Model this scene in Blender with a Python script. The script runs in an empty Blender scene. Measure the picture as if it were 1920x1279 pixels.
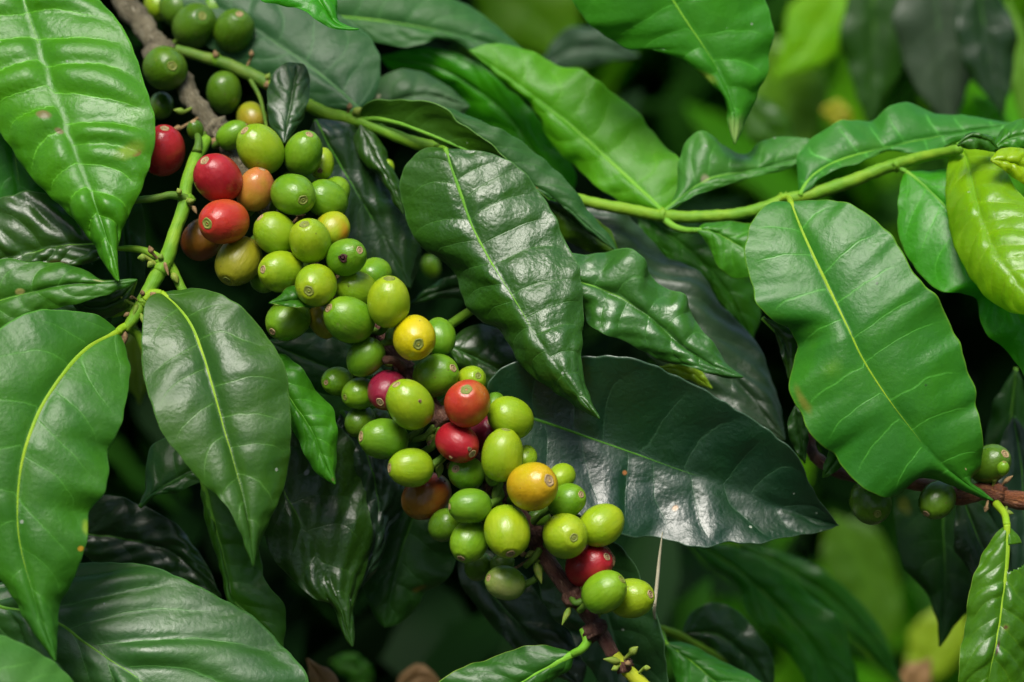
import bpy, math, random
import numpy as np
from mathutils import Vector, Matrix

# ------------------------------------------------------------------ camera, sky, sun, exposure
S = bpy.context.scene
COL = S.collection
D = 0.90                     # metres from the lens to the focused fruit
PX = 0.32 / 1920.0           # metres per photograph pixel on the focus plane
PITCH = math.radians(20)
FOCUS = Vector((0, 0, 1.25))
cam_d = bpy.data.cameras.new('camera')
cam = bpy.data.objects.new('camera', cam_d)
COL.objects.link(cam)
cam.rotation_euler = (math.radians(90) - PITCH, 0, 0)
view = Vector((0, math.cos(PITCH), -math.sin(PITCH)))
cam.location = FOCUS - view * D
cam_d.sensor_width = 36
cam_d.lens = 36 * D / 0.32
cam_d.clip_start = 0.02
cam_d.clip_end = 200
cam_d.dof.use_dof = True
cam_d.dof.focus_distance = D - 0.008
cam_d.dof.aperture_fstop = 6.5
S.camera = cam
CW = Matrix.Translation(cam.location) @ cam.rotation_euler.to_matrix().to_4x4()
R3 = np.array(cam.rotation_euler.to_matrix())
C3 = np.array(cam.location)

W = bpy.data.worlds.new('World'); S.world = W
W.use_nodes = True
wn = W.node_tree
for n in list(wn.nodes): wn.nodes.remove(n)
sky = wn.nodes.new('ShaderNodeTexSky'); sky.sky_type = 'NISHITA'; sky.sun_disc = False
SUN_EL, SUN_AZ = math.radians(68), math.radians(200)
sky.sun_elevation = SUN_EL; sky.sun_rotation = SUN_AZ
sky.air_density = 1.0; sky.dust_density = 2.5; sky.ozone_density = 0.5
bg = wn.nodes.new('ShaderNodeBackground'); bg.inputs[1].default_value = 0.15
wo = wn.nodes.new('ShaderNodeOutputWorld')
wn.links.new(sky.outputs[0], bg.inputs[0]); wn.links.new(bg.outputs[0], wo.inputs[0])

sl = bpy.data.lights.new('sun', 'SUN'); sl.energy = 2.7; sl.angle = math.radians(26)
sl.color = (1.0, 0.96, 0.89)
sun = bpy.data.objects.new('sun', sl); COL.objects.link(sun)
sv = Vector((math.sin(SUN_AZ) * math.cos(SUN_EL), math.cos(SUN_AZ) * math.cos(SUN_EL), math.sin(SUN_EL)))
sun.rotation_euler = sv.to_track_quat('Z', 'Y').to_euler()
sun.location = (0, -1, 4)
S.view_settings.view_transform = 'Standard'
S.view_settings.look = 'None'
S.view_settings.gamma = 1
S.view_settings.exposure = 0.6
S.render.engine = 'CYCLES'
S.cycles.max_bounces = 6
S.cycles.transmission_bounces = 4

rng = random.Random(7)
nrg = np.random.RandomState(7)

# ------------------------------------------------------------------ helpers
def P(x, y, d):
    """photo pixel + depth in mm behind the fruit -> world point (arrays allowed)"""
    x = np.asarray(x, float); y = np.asarray(y, float); d = np.asarray(d, float) / 1000.0
    k = (D + d) / D
    c = np.stack([(x - 960) * PX * k, -(y - 639.5) * PX * k, -(D + d) + 0 * x], -1)
    return c @ R3.T + C3

def spline(pts, n, closed=False):
    """Catmull-Rom through pts, n samples evenly spaced along the length"""
    p = np.array(pts, float)
    if len(p) == 2:
        t = np.linspace(0, 1, n)[:, None]
        return p[0] * (1 - t) + p[1] * t
    q = np.vstack([2 * p[0] - p[1], p, 2 * p[-1] - p[-2]])
    out = []
    for i in range(1, len(q) - 2):
        p0, p1, p2, p3 = q[i - 1], q[i], q[i + 1], q[i + 2]
        d1 = np.linalg.norm(p2 - p1) + 1e-9
        d0 = np.linalg.norm(p1 - p0) + 1e-9; d2 = np.linalg.norm(p3 - p2) + 1e-9
        m1 = (p2 - p1) + d1 * ((p1 - p0) / d0 - (p2 - p0) / (d0 + d1))
        m2 = (p2 - p1) + d1 * ((p3 - p2) / d2 - (p3 - p1) / (d1 + d2))
        t = np.linspace(0, 1, 24, endpoint=False)[:, None]
        out.append((2*t**3 - 3*t**2 + 1) * p1 + (t**3 - 2*t**2 + t) * m1 + (-2*t**3 + 3*t**2) * p2 + (t**3 - t**2) * m2)
    out.append(p[-1][None])
    c = np.vstack(out)
    s = np.r_[0, np.cumsum(np.linalg.norm(np.diff(c[:, :2] if c.shape[1] == 2 else c, axis=0), axis=1))]
    t = np.linspace(0, s[-1], n)
    return np.stack([np.interp(t, s, c[:, k]) for k in range(c.shape[1])], -1)

def tag(o, label=None, cat=None, group=None, kind=None):
    if label: o['label'] = label
    if cat: o['category'] = cat
    if group: o['group'] = group
    if kind: o['kind'] = kind
    return o

def empty(name, loc):
    o = bpy.data.objects.new(name, None)
    o.empty_display_size = 0.01
    o.location = loc
    COL.objects.link(o)
    return o

def mesh(name, V, F, mat, parent=None, uvs=None, smooth=True):
    me = bpy.data.meshes.new(name)
    V = np.asarray(V, float)
    me.from_pydata(V.tolist(), [], [tuple(map(int, f)) for f in F])
    if uvs:
        li = np.empty(len(me.loops), dtype=np.int32)
        me.loops.foreach_get('vertex_index', li)
        for k, a in uvs.items():
            l = me.uv_layers.new(name=k)
            l.data.foreach_set('uv', np.asarray(a, np.float32)[li].ravel())
    if smooth:
        me.polygons.foreach_set('use_smooth', [True] * len(me.polygons))
    me.materials.append(mat)
    me.update()
    o = bpy.data.objects.new(name, me)
    COL.objects.link(o)
    if parent: o.parent = parent
    return o

def grid_faces(nu, nv, wrap=False, off=0):
    F = []
    for i in range(nu - 1):
        for j in range(nv if wrap else nv - 1):
            a = i * nv + j; b = i * nv + (j + 1) % nv
            F.append((off + a, off + b, off + b + nv, off + a + nv))
    return F

def tube_arrays(pts, rad, seg=10, flat=1.0, lump=0.0, seed=0):
    """tube along world points; rad per point; returns V, F, uv"""
    pts = np.asarray(pts, float); n = len(pts)
    rad = np.interp(np.linspace(0, 1, n), np.linspace(0, 1, len(rad)), rad)
    T = np.gradient(pts, axis=0); T /= np.linalg.norm(T, axis=1)[:, None] + 1e-12
    camdir = C3 - pts; camdir /= np.linalg.norm(camdir, axis=1)[:, None]
    X = np.cross(T, camdir); X /= np.linalg.norm(X, axis=1)[:, None] + 1e-12
    Y = np.cross(X, T)
    a = np.linspace(0, 2 * math.pi, seg, endpoint=False)
    L = np.r_[0, np.cumsum(np.linalg.norm(np.diff(pts, axis=0), axis=1))]
    r = np.random.RandomState(seed)
    ph = r.rand(6) * 6.28
    V = []; uv = []
    for i in range(n):
        k = 1 + lump * (np.sin(L[i] * 900 + 2 * a + ph[0]) * .35 + np.sin(L[i] * 400 - a + ph[1]) * .5 + np.sin(L[i] * 1700 + 3 * a + ph[2]) * .3)
        R = rad[i] * k
        V.append(pts[i] + (np.cos(a) * R)[:, None] * X[i] + (np.sin(a) * R * flat)[:, None] * Y[i])
        uv.append(np.stack([a / 6.2832, np.full(seg, L[i] * 50)], -1))
    V = np.vstack(V); uv = np.vstack(uv)
    F = grid_faces(n, seg, True)
    m = len(V)
    V = np.vstack([V, pts[0] - T[0] * rad[0] * .3, pts[-1] + T[-1] * rad[-1] * .5])
    uv = np.vstack([uv, uv[0], uv[-1]])
    for j in range(seg):
        F.append((m, (j + 1) % seg, j))
        F.append((m + 1, (n - 1) * seg + j, (n - 1) * seg + (j + 1) % seg))
    return V, F, uv

def tube(name, pts, rad, mat, parent=None, origin=None, **k):
    V, F, uv = tube_arrays(pts, rad, **k)
    if origin is not None: V = V - np.asarray(origin)
    return mesh(name, V, F, mat, parent, {'UVMap': uv})

# ------------------------------------------------------------------ materials
class G:
    """tiny node-graph helper"""
    def __init__(s, name):
        s.m = bpy.data.materials.new(name); s.m.use_nodes = True
        s.t = s.m.node_tree
        for n in list(s.t.nodes): s.t.nodes.remove(n)
        s.out = s.t.nodes.new('ShaderNodeOutputMaterial')
    def n(s, typ, **k):
        n = s.t.nodes.new(typ)
        for a, v in k.items(): setattr(n, a, v)
        return n
    def set(s, sock, v):
        if isinstance(v, bpy.types.NodeSocket): s.t.links.new(v, sock)
        elif isinstance(v, (tuple, list)):
            sock.default_value = tuple(v) + (1,) if len(v) == 3 and sock.type == 'RGBA' else tuple(v)
        else: sock.default_value = v
    def math(s, op, a, b=0.0, c=None, clamp=False):
        n = s.n('ShaderNodeMath', operation=op, use_clamp=clamp)
        s.set(n.inputs[0], a); s.set(n.inputs[1], b)
        if c is not None: s.set(n.inputs[2], c)
        return n.outputs[0]
    def ramp(s, v, a, b, lo=0.0, hi=1.0, smooth=True):
        n = s.n('ShaderNodeMapRange', interpolation_type='SMOOTHSTEP' if smooth else 'LINEAR')
        s.set(n.inputs['Value'], v)
        for k, x in (('From Min', a), ('From Max', b), ('To Min', lo), ('To Max', hi)): s.set(n.inputs[k], x)
        return n.outputs[0]
    def mix(s, f, a, b):
        n = s.n('ShaderNodeMix', data_type='RGBA')
        s.set(n.inputs[0], f); s.set(n.inputs[6], a); s.set(n.inputs[7], b)
        return n.outputs[2]
    def noise(s, vec, scale, detail=3, rough=.5, dist=0.0):
        n = s.n('ShaderNodeTexNoise')
        if vec is not None: s.t.links.new(vec, n.inputs['Vector'])
        n.inputs['Scale'].default_value = scale; n.inputs['Detail'].default_value = detail
        n.inputs['Roughness'].default_value = rough; n.inputs['Distortion'].default_value = dist
        return n.outputs['Fac']
    def obj(s): return s.n('ShaderNodeTexCoord').outputs['Object']
    def scale(s, vec, sc, add=(0, 0, 0)):
        n = s.n('ShaderNodeMapping'); s.t.links.new(vec, n.inputs[0])
        n.inputs['Scale'].default_value = sc; n.inputs['Location'].default_value = add
        return n.outputs[0]
    def bump(s, h, strength, dist, nrm=None):
        n = s.n('ShaderNodeBump'); s.set(n.inputs['Height'], h)
        n.inputs['Strength'].default_value = strength; n.inputs['Distance'].default_value = dist
        if nrm is not None: s.t.links.new(nrm, n.inputs['Normal'])
        return n.outputs[0]
    def surf(s, col, rough, nrm=None, spec=.5, trans=None, tfac=0.0, sss=0.0, coat=0.0):
        p = s.n('ShaderNodeBsdfPrincipled')
        s.set(p.inputs['Base Color'], col); s.set(p.inputs['Roughness'], rough)
        s.set(p.inputs['Specular IOR Level'], spec)
        if nrm is not None: s.t.links.new(nrm, p.inputs['Normal'])
        if sss:
            p.inputs['Subsurface Weight'].default_value = sss
            p.inputs['Subsurface Radius'].default_value = (1, .8, .2)
            p.inputs['Subsurface Scale'].default_value = .002
        if coat:
            p.inputs['Coat Weight'].default_value = coat; p.inputs['Coat Roughness'].default_value = .25
        o = p.outputs[0]
        if trans is not None:
            t = s.n('ShaderNodeBsdfTranslucent'); s.set(t.inputs[0], trans)
            if nrm is not None: s.t.links.new(nrm, t.inputs['Normal'])
            m = s.n('ShaderNodeMixShader'); s.set(m.inputs[0], tfac)
            s.t.links.new(o, m.inputs[1]); s.t.links.new(t.outputs[0], m.inputs[2]); o = m.outputs[0]
        s.t.links.new(o, s.out.inputs[0])
        return s.m

VEIN = (0.16, 0.36, 0.03)
# leaf looks: base colour, second mottling colour, lateral vein strength, roughness, translucency, yellow blotches
LOOK = {
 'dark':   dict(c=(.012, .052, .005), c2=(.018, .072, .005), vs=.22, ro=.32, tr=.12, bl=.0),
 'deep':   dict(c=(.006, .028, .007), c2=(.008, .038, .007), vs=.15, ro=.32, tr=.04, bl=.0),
 'olive':  dict(c=(.026, .082, .004), c2=(.034, .105, .004), vs=.25, ro=.36, tr=.14, bl=.0),
 'mid':    dict(c=(.020, .105, .010), c2=(.030, .140, .009), vs=.35, ro=.38, tr=.20, bl=.1),
 'fresh':  dict(c=(.026, .160, .009), c2=(.038, .200, .008), vs=.45, ro=.38, tr=.25, bl=.2),
 'bright': dict(c=(.036, .205, .005), c2=(.055, .255, .005), vs=.40, ro=.33, tr=.30, bl=.25),
 'lime':   dict(c=(.080, .320, .003), c2=(.105, .370, .003), vs=.25, ro=.45, tr=.40, bl=.1),
 'yellow': dict(c=(.270, .400, .008), c2=(.340, .430, .010), vs=.30, ro=.28, tr=.35, bl=.3),
 'grey':   dict(c=(.028, .100, .026), c2=(.034, .120, .026), vs=.35, ro=.46, tr=.12, bl=.0),
 'tan':    dict(c=(.360, .210, .080), c2=(.280, .160, .060), vs=.10, ro=.6, tr=.2, bl=.0),
 'gold':   dict(c=(.420, .360, .010), c2=(.360, .300, .010), vs=.10, ro=.5, tr=.3, bl=.0),
}
def leaf_mat(name, look, spots=(), tune=None):
    k = dict(LOOK[look]); k.update(tune or {})
    if look not in ('tan', 'gold'):        # young coffee leaves are a warm yellow green
        w = (1.15, 1.05, .75) if look == 'grey' else ((.95, 1.1, .6) if look in ('lime', 'yellow') else (1.30, 1.12, .60))
        for q in ('c', 'c2'): k[q] = tuple(x * y for x, y in zip(k[q], w))
    g = G(name)
    ob = g.obj()
    uvn = g.n('ShaderNodeUVMap', uv_map='UVMap'); sx = g.n('ShaderNodeSeparateXYZ'); g.t.links.new(uvn.outputs[0], sx.inputs[0])
    u, vv = sx.outputs[0], sx.outputs[1]
    ven = g.n('ShaderNodeUVMap', uv_map='vein'); sy = g.n('ShaderNodeSeparateXYZ'); g.t.links.new(ven.outputs[0], sy.inputs[0])
    wob = g.math('MULTIPLY', g.math('SUBTRACT', g.noise(ob, 110, 2), .5), .22)
    vn = g.math('ADD', sy.outputs[0], wob); av = sy.outputs[1]
    pp = g.math('PINGPONG', vn, .5)
    line = g.math('SUBTRACT', 1.0, g.ramp(pp, .004, .036))
    line = g.math('MULTIPLY', line, g.ramp(av, .96, .62))
    halo = g.math('MULTIPLY', g.math('SUBTRACT', 1.0, g.ramp(pp, 0, .20)), g.ramp(av, .95, .5))
    nz = g.noise(ob, 32, 4, .6)
    col = g.mix(g.ramp(nz, .35, .65), k['c'], k['c2'])
    # slightly yellower mottles, bigger clumps
    if k['bl']:
        b = g.ramp(g.noise(g.scale(ob, (1, 1, 1), (3, 1, 2)), 24, 3, .6), .60, .74)
        col = g.mix(g.math('MULTIPLY', b, k['bl']), col, (.12, .27, .01))
    col = g.mix(g.math('MULTIPLY', halo, k['vs'] * .35), col, tuple(c * 1.5 for c in k['c2']))
    col = g.mix(g.math('MULTIPLY', line, k['vs']), col, k.get('vc', tuple(min(1, c * 2.2 + .03) for c in k['c2'])))
    fine = g.noise(ob, 900, 3, .6)
    col = g.mix(g.ramp(fine, .35, .75, 0, .22), col, tuple(c * .6 for c in k['c']))
    # thin pale margin
    col = g.mix(g.ramp(av, .972, .995, 0, .7), col, k.get('rim', tuple(min(1, c * 1.8 + .04) for c in k['c2'])))
    for (su, svv, ru, rv, sc, so) in spots:
        du = g.math('DIVIDE', g.math('SUBTRACT', u, su), ru)
        dv = g.math('DIVIDE', g.math('SUBTRACT', vv, svv * .5 + .5), rv * .5)
        dd = g.math('SQRT', g.math('ADD', g.math('MULTIPLY', du, du), g.math('MULTIPLY', dv, dv)))
        dd = g.math('ADD', dd, g.math('MULTIPLY', g.math('SUBTRACT', g.noise(ob, 160, 2), .5), .9))
        col = g.mix(g.ramp(dd, 1.0, so), col, sc)
    # dust specks
    vo = g.n('ShaderNodeTexVoronoi'); vo.inputs['Scale'].default_value = 130; g.t.links.new(ob, vo.inputs['Vector'])
    sz = g.n('ShaderNodeSeparateColor'); g.t.links.new(vo.outputs['Color'], sz.inputs[0])
    speck = g.math('MULTIPLY', g.math('LESS_THAN', vo.outputs['Distance'], g.math('MULTIPLY', sz.outputs[1], .085)), g.math('GREATER_THAN', sz.outputs[0], .70))
    col = g.mix(g.math('MULTIPLY', speck, .65), col, (.42, .48, .38))
    # scattered insect and fungus marks with a yellow ring
    vs_ = g.n('ShaderNodeTexVoronoi'); vs_.inputs['Scale'].default_value = 42; g.t.links.new(ob, vs_.inputs['Vector'])
    s3 = g.n('ShaderNodeSeparateColor'); g.t.links.new(vs_.outputs['Color'], s3.inputs[0])
    dm = g.math('ADD', vs_.outputs['Distance'], g.math('MULTIPLY', g.math('SUBTRACT', g.noise(ob, 500, 2), .5), .04))
    pick = g.math('GREATER_THAN', s3.outputs[0], .86); rad = g.math('MULTIPLY', s3.outputs[1], .075)
    col = g.mix(g.math('MULTIPLY', g.math('MULTIPLY', pick, g.ramp(g.math('SUBTRACT', dm, rad), .045, 0)), .55), col, (.13, .22, .01))
    col = g.mix(g.math('MULTIPLY', g.math('MULTIPLY', pick, g.ramp(g.math('SUBTRACT', dm, rad), .006, -.006)), .85), col, (.10, .045, .018))
    # fine crinkle, tertiary network and sunken veins
    vo2 = g.n('ShaderNodeTexVoronoi', feature='SMOOTH_F1'); vo2.inputs['Scale'].default_value = 620
    wn_ = g.n('ShaderNodeMix', data_type='RGBA'); wn_.inputs[0].default_value = .004
    nv = g.n('ShaderNodeTexNoise'); nv.inputs['Scale'].default_value = 90; g.t.links.new(ob, nv.inputs['Vector'])
    g.t.links.new(ob, wn_.inputs[6]); g.t.links.new(nv.outputs['Color'], wn_.inputs[7]); g.t.links.new(wn_.outputs[2], vo2.inputs['Vector'])
    h = g.math('ADD', g.math('MULTIPLY', vo2.outputs['Distance'], .35), g.math('ADD', g.math('MULTIPLY', g.noise(ob, 240, 3, .6), .55), g.math('MULTIPLY', g.noise(ob, 750, 3, .6), .6)))
    h = g.math('SUBTRACT', h, g.math('MULTIPLY', line, .22))
    nrm = g.bump(h, k.get('bs', .30) * .95, .0007)
    nrm = g.bump(g.noise(ob, 75, 2, .5), .2, .0020, nrm)
    ro = g.ramp(g.noise(ob, 55, 3), .3, .7, k['ro'] - .04, k['ro'] + .09)
    ro = g.math('ADD', ro, g.math('MULTIPLY', speck, .3))
    tc = tuple(min(1, c * 2.2 + a) for c, a in zip(k['c2'], (.03, .12, 0)))
    return g.surf(col, ro, nrm, spec=k.get('sp', .62 if look in ('dark', 'deep') else (.28 if look == 'grey' else .42)), trans=g.mix(g.math('MULTIPLY', line, .5), tc, k['c']), tfac=k['tr'])

def green_mat(name, a, b, ro=.42, sc=120, tr=0):
    g = G(name); ob = g.obj()
    n1 = g.noise(ob, sc, 4, .6)
    uvn = g.n('ShaderNodeUVMap', uv_map='UVMap')
    st = g.noise(g.scale(uvn.outputs[0], (14, 1.2, 1)), 3, 3)
    col = g.mix(g.ramp(n1, .35, .7), a, b)
    col = g.mix(g.ramp(st, .45, .8, 0, .45), col, tuple(c * .5 for c in a))
    h = g.math('ADD', g.math('MULTIPLY', st, .6), g.noise(ob, 900, 3))
    return g.surf(col, ro + .14, g.bump(h, .35, .0004), spec=.22)

MID = {k: green_mat('midrib ' + k, a, b) for k, a, b in (
    ('dark', (.045, .17, .012), (.075, .24, .015)), ('mid', (.10, .30, .02), (.17, .40, .03)),
    ('yellow', (.20, .38, .012), (.28, .44, .015)), ('lime', (.14, .40, .02), (.2, .46, .03)),
    ('grey', (.06, .17, .05), (.08, .22, .05)))}
MIDK = {'dark': 'dark', 'deep': 'dark', 'olive': 'dark', 'mid': 'mid', 'fresh': 'mid', 'bright': 'mid', 'lime': 'lime', 'yellow': 'yellow', 'grey': 'grey', 'tan': 'grey', 'gold': 'yellow'}
STEM = green_mat('young green bark', (.12, .30, .015), (.21, .38, .02))
STEMD = green_mat('older green bark', (.07, .17, .015), (.14, .22, .03))
STALK = green_mat('fruit stalk green', (.065, .15, .015), (.12, .21, .02))
BUDG = green_mat('bud green', (.16, .27, .03), (.26, .30, .05), sc=500)
DRYB = green_mat('dry bud scale', (.30, .20, .09), (.12, .07, .035), .7, 900)
STRAW = green_mat('straw', (.62, .58, .40), (.5, .46, .3), .6)

def bark_mat(name, a, b, c, ro=.5):
    g = G(name); ob = g.obj()
    uvn = g.n('ShaderNodeUVMap', uv_map='UVMap')
    st = g.noise(g.scale(uvn.outputs[0], (10, 1.6, 1)), 3, 5, .65)
    n1 = g.noise(ob, 140, 5, .65)
    col = g.mix(g.ramp(n1, .38, .62), a, b)
    col = g.mix(g.ramp(st, .52, .72), col, c)
    col = g.mix(g.ramp(g.noise(ob, 700, 3, .7), .55, .75, 0, .6), col, (.02, .012, .008))
    h = g.math('ADD', g.math('MULTIPLY', st, 1.4), g.noise(ob, 600, 4, .7))
    return g.surf(col, g.ramp(n1, .3, .7, ro - .12, ro + .15), g.bump(h, .9, .0011), spec=.45)
BARK = bark_mat('fruiting bark', (.075, .022, .014), (.13, .055, .032), (.28, .17, .10))
BARKP = bark_mat('pale old bark', (.10, .085, .045), (.19, .165, .10), (.36, .33, .23), .7)
BARKR = bark_mat('orange brown bark', (.20, .065, .018), (.12, .035, .012), (.38, .17, .06), .45)

# fruit skins: c1 body, c2 second colour, how c2 spreads (grad towards calyx end, noise), c3 blush
SKIN = {
 'lime':   ((.225, .370, .008), (.320, .410, .008), 0.2, (.15, .31, .01)),
 'green':  ((.100, .255, .008), (.180, .335, .008), 0.2, (.07, .20, .01)),
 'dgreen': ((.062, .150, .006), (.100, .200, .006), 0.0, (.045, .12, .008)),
 'olive':  ((.220, .250, .010), (.320, .270, .012), 0.2, (.32, .12, .02)),
 'gold':   ((.500, .450, .004), (.560, .450, .006), 0.3, (.40, .38, .01)),
 'ochre':  ((.400, .400, .006), (.480, .390, .006), .3, (.56, .27, .01)),
 'amber':  ((.190, .260, .010), (.290, .300, .010), -.2, (.40, .18, .02)),
 'red':    ((.330, .010, .018), (.460, .028, .026), -.3, (.23, .008, .014)),
 'orred':  ((.430, .026, .020), (.450, .085, .014), -.6, (.40, .13, .012)),
 'tan':    ((.400, .230, .025), (.480, .130, .045), 0.8, (.36, .28, .01)),
 'maroon': ((.200, .010, .032), (.280, .016, .036), 0.2, (.13, .008, .022)),
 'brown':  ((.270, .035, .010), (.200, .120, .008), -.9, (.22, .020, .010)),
 'blush':  ((.270, .390, .008), (.340, .410, .010), 0.5, (.55, .14, .012)),
 'russet': ((.100, .240, .008), (.140, .260, .010), 0.3, (.26, .28, .09)),
}
def skin_mat(name, c1, c2, gr, c3):
    g = G(name); ob = g.obj()
    oi = g.n('ShaderNodeObjectInfo')
    cb = g.n('ShaderNodeCombineXYZ')
    for i in range(3): g.t.links.new(g.math('MULTIPLY', oi.outputs['Random'], (3.1, 5.7, 1.9)[i]), cb.inputs[i])
    ad = g.n('ShaderNodeVectorMath', operation='ADD'); g.t.links.new(ob, ad.inputs[0]); g.t.links.new(cb.outputs[0], ad.inputs[1])
    pos = ad.outputs[0]
    sx = g.n('ShaderNodeSeparateXYZ'); g.t.links.new(ob, sx.inputs[0])
    z = g.math('MULTIPLY', sx.outputs[2], 140 * gr)
    f = g.math('ADD', g.noise(pos, 75, 3, .6), g.math('MULTIPLY', z, .28))
    col = g.mix(g.ramp(f, .30, .74), c1, c2)
    col = g.mix(g.math('MULTIPLY', oi.outputs['Random'], .15 if name.endswith(('russet', 'orred', 'tan', 'blush')) else .5), col, tuple(x * .5 + y * .5 for x, y in zip(c1, c3)))
    bl = g.noise(g.scale(pos, (1, 1, 1), (.4, .1, .7)), 55, 2, .5)
    hi = 1.0 if name.endswith(('blush', 'orred', 'tan', 'russet', 'brown')) else .55
    col = g.mix(g.ramp(bl, .50, .70, 0, hi), col, c3)
    # fine lengthwise streaks and pores
    st = g.noise(g.scale(pos, (1, 1, .16)), 900, 3, .6)
    col = g.mix(g.ramp(st, .55, .8, 0, .28), col, tuple(c * .55 for c in c1))
    col = g.mix(g.ramp(st, .45, .2, 0, .22), col, tuple(min(1, c * 1.35 + .02) for c in c2))
    vo = g.n('ShaderNodeTexVoronoi'); vo.inputs['Scale'].default_value = 330; g.t.links.new(pos, vo.inputs['Vector'])
    sc = g.n('ShaderNodeSeparateColor'); g.t.links.new(vo.outputs['Color'], sc.inputs[0])
    sp = g.math('MULTIPLY', g.math('LESS_THAN', vo.outputs['Distance'], .10), g.math('GREATER_THAN', sc.outputs[0], .78))
    col = g.mix(g.math('MULTIPLY', sp, .6), col, (.10, .07, .02))
    rus = g.math('MULTIPLY', g.ramp(g.noise(pos, 120, 5, .7), .62, .72), g.ramp(g.noise(g.scale(pos, (1, 1, .3)), 1400, 2), .45, .6))
    col = g.mix(g.math('MULTIPLY', rus, .42), col, (.34, .30, .12))
    h = g.math('ADD', st, g.math('MULTIPLY', g.noise(pos, 320, 3), 1.2))
    ro = g.ramp(g.noise(pos, 150, 3), .3, .7, .25, .40)
    return g.surf(col, ro, g.bump(h, .30, .0005), spec=.45, sss=.15)
SKINM = {k: skin_mat('coffee fruit skin ' + k, *v) for k, v in SKIN.items()}
def scar_mat(name, a, b, c):
    g = G(name); ob = g.obj()
    sx = g.n('ShaderNodeSeparateXYZ'); g.t.links.new(ob, sx.inputs[0])
    rr = g.math('SQRT', g.math('ADD', g.math('MULTIPLY', sx.outputs[0], sx.outputs[0]), g.math('MULTIPLY', sx.outputs[1], sx.outputs[1])))
    ring = g.math('PINGPONG', g.math('ADD', g.math('MULTIPLY', rr, 1300), g.math('MULTIPLY', g.noise(ob, 700, 2), .8)), .5)
    col = g.mix(g.math('MULTIPLY', ring, 2.0), a, b)
    col = g.mix(g.ramp(rr, .00035, .00018), col, c)
    return g.surf(col, .6, g.bump(g.noise(ob, 1500, 3), .4, .0004))
SCARG = scar_mat('green calyx scar', (.20, .22, .035), (.13, .18, .015), (.12, .07, .02))
SCART = scar_mat('tan calyx scar', (.42, .30, .15), (.20, .14, .05), (.09, .045, .02))
SPOTM = green_mat('dark fruit blemish', (.035, .012, .014), (.07, .025, .02), .5, 600)

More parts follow.
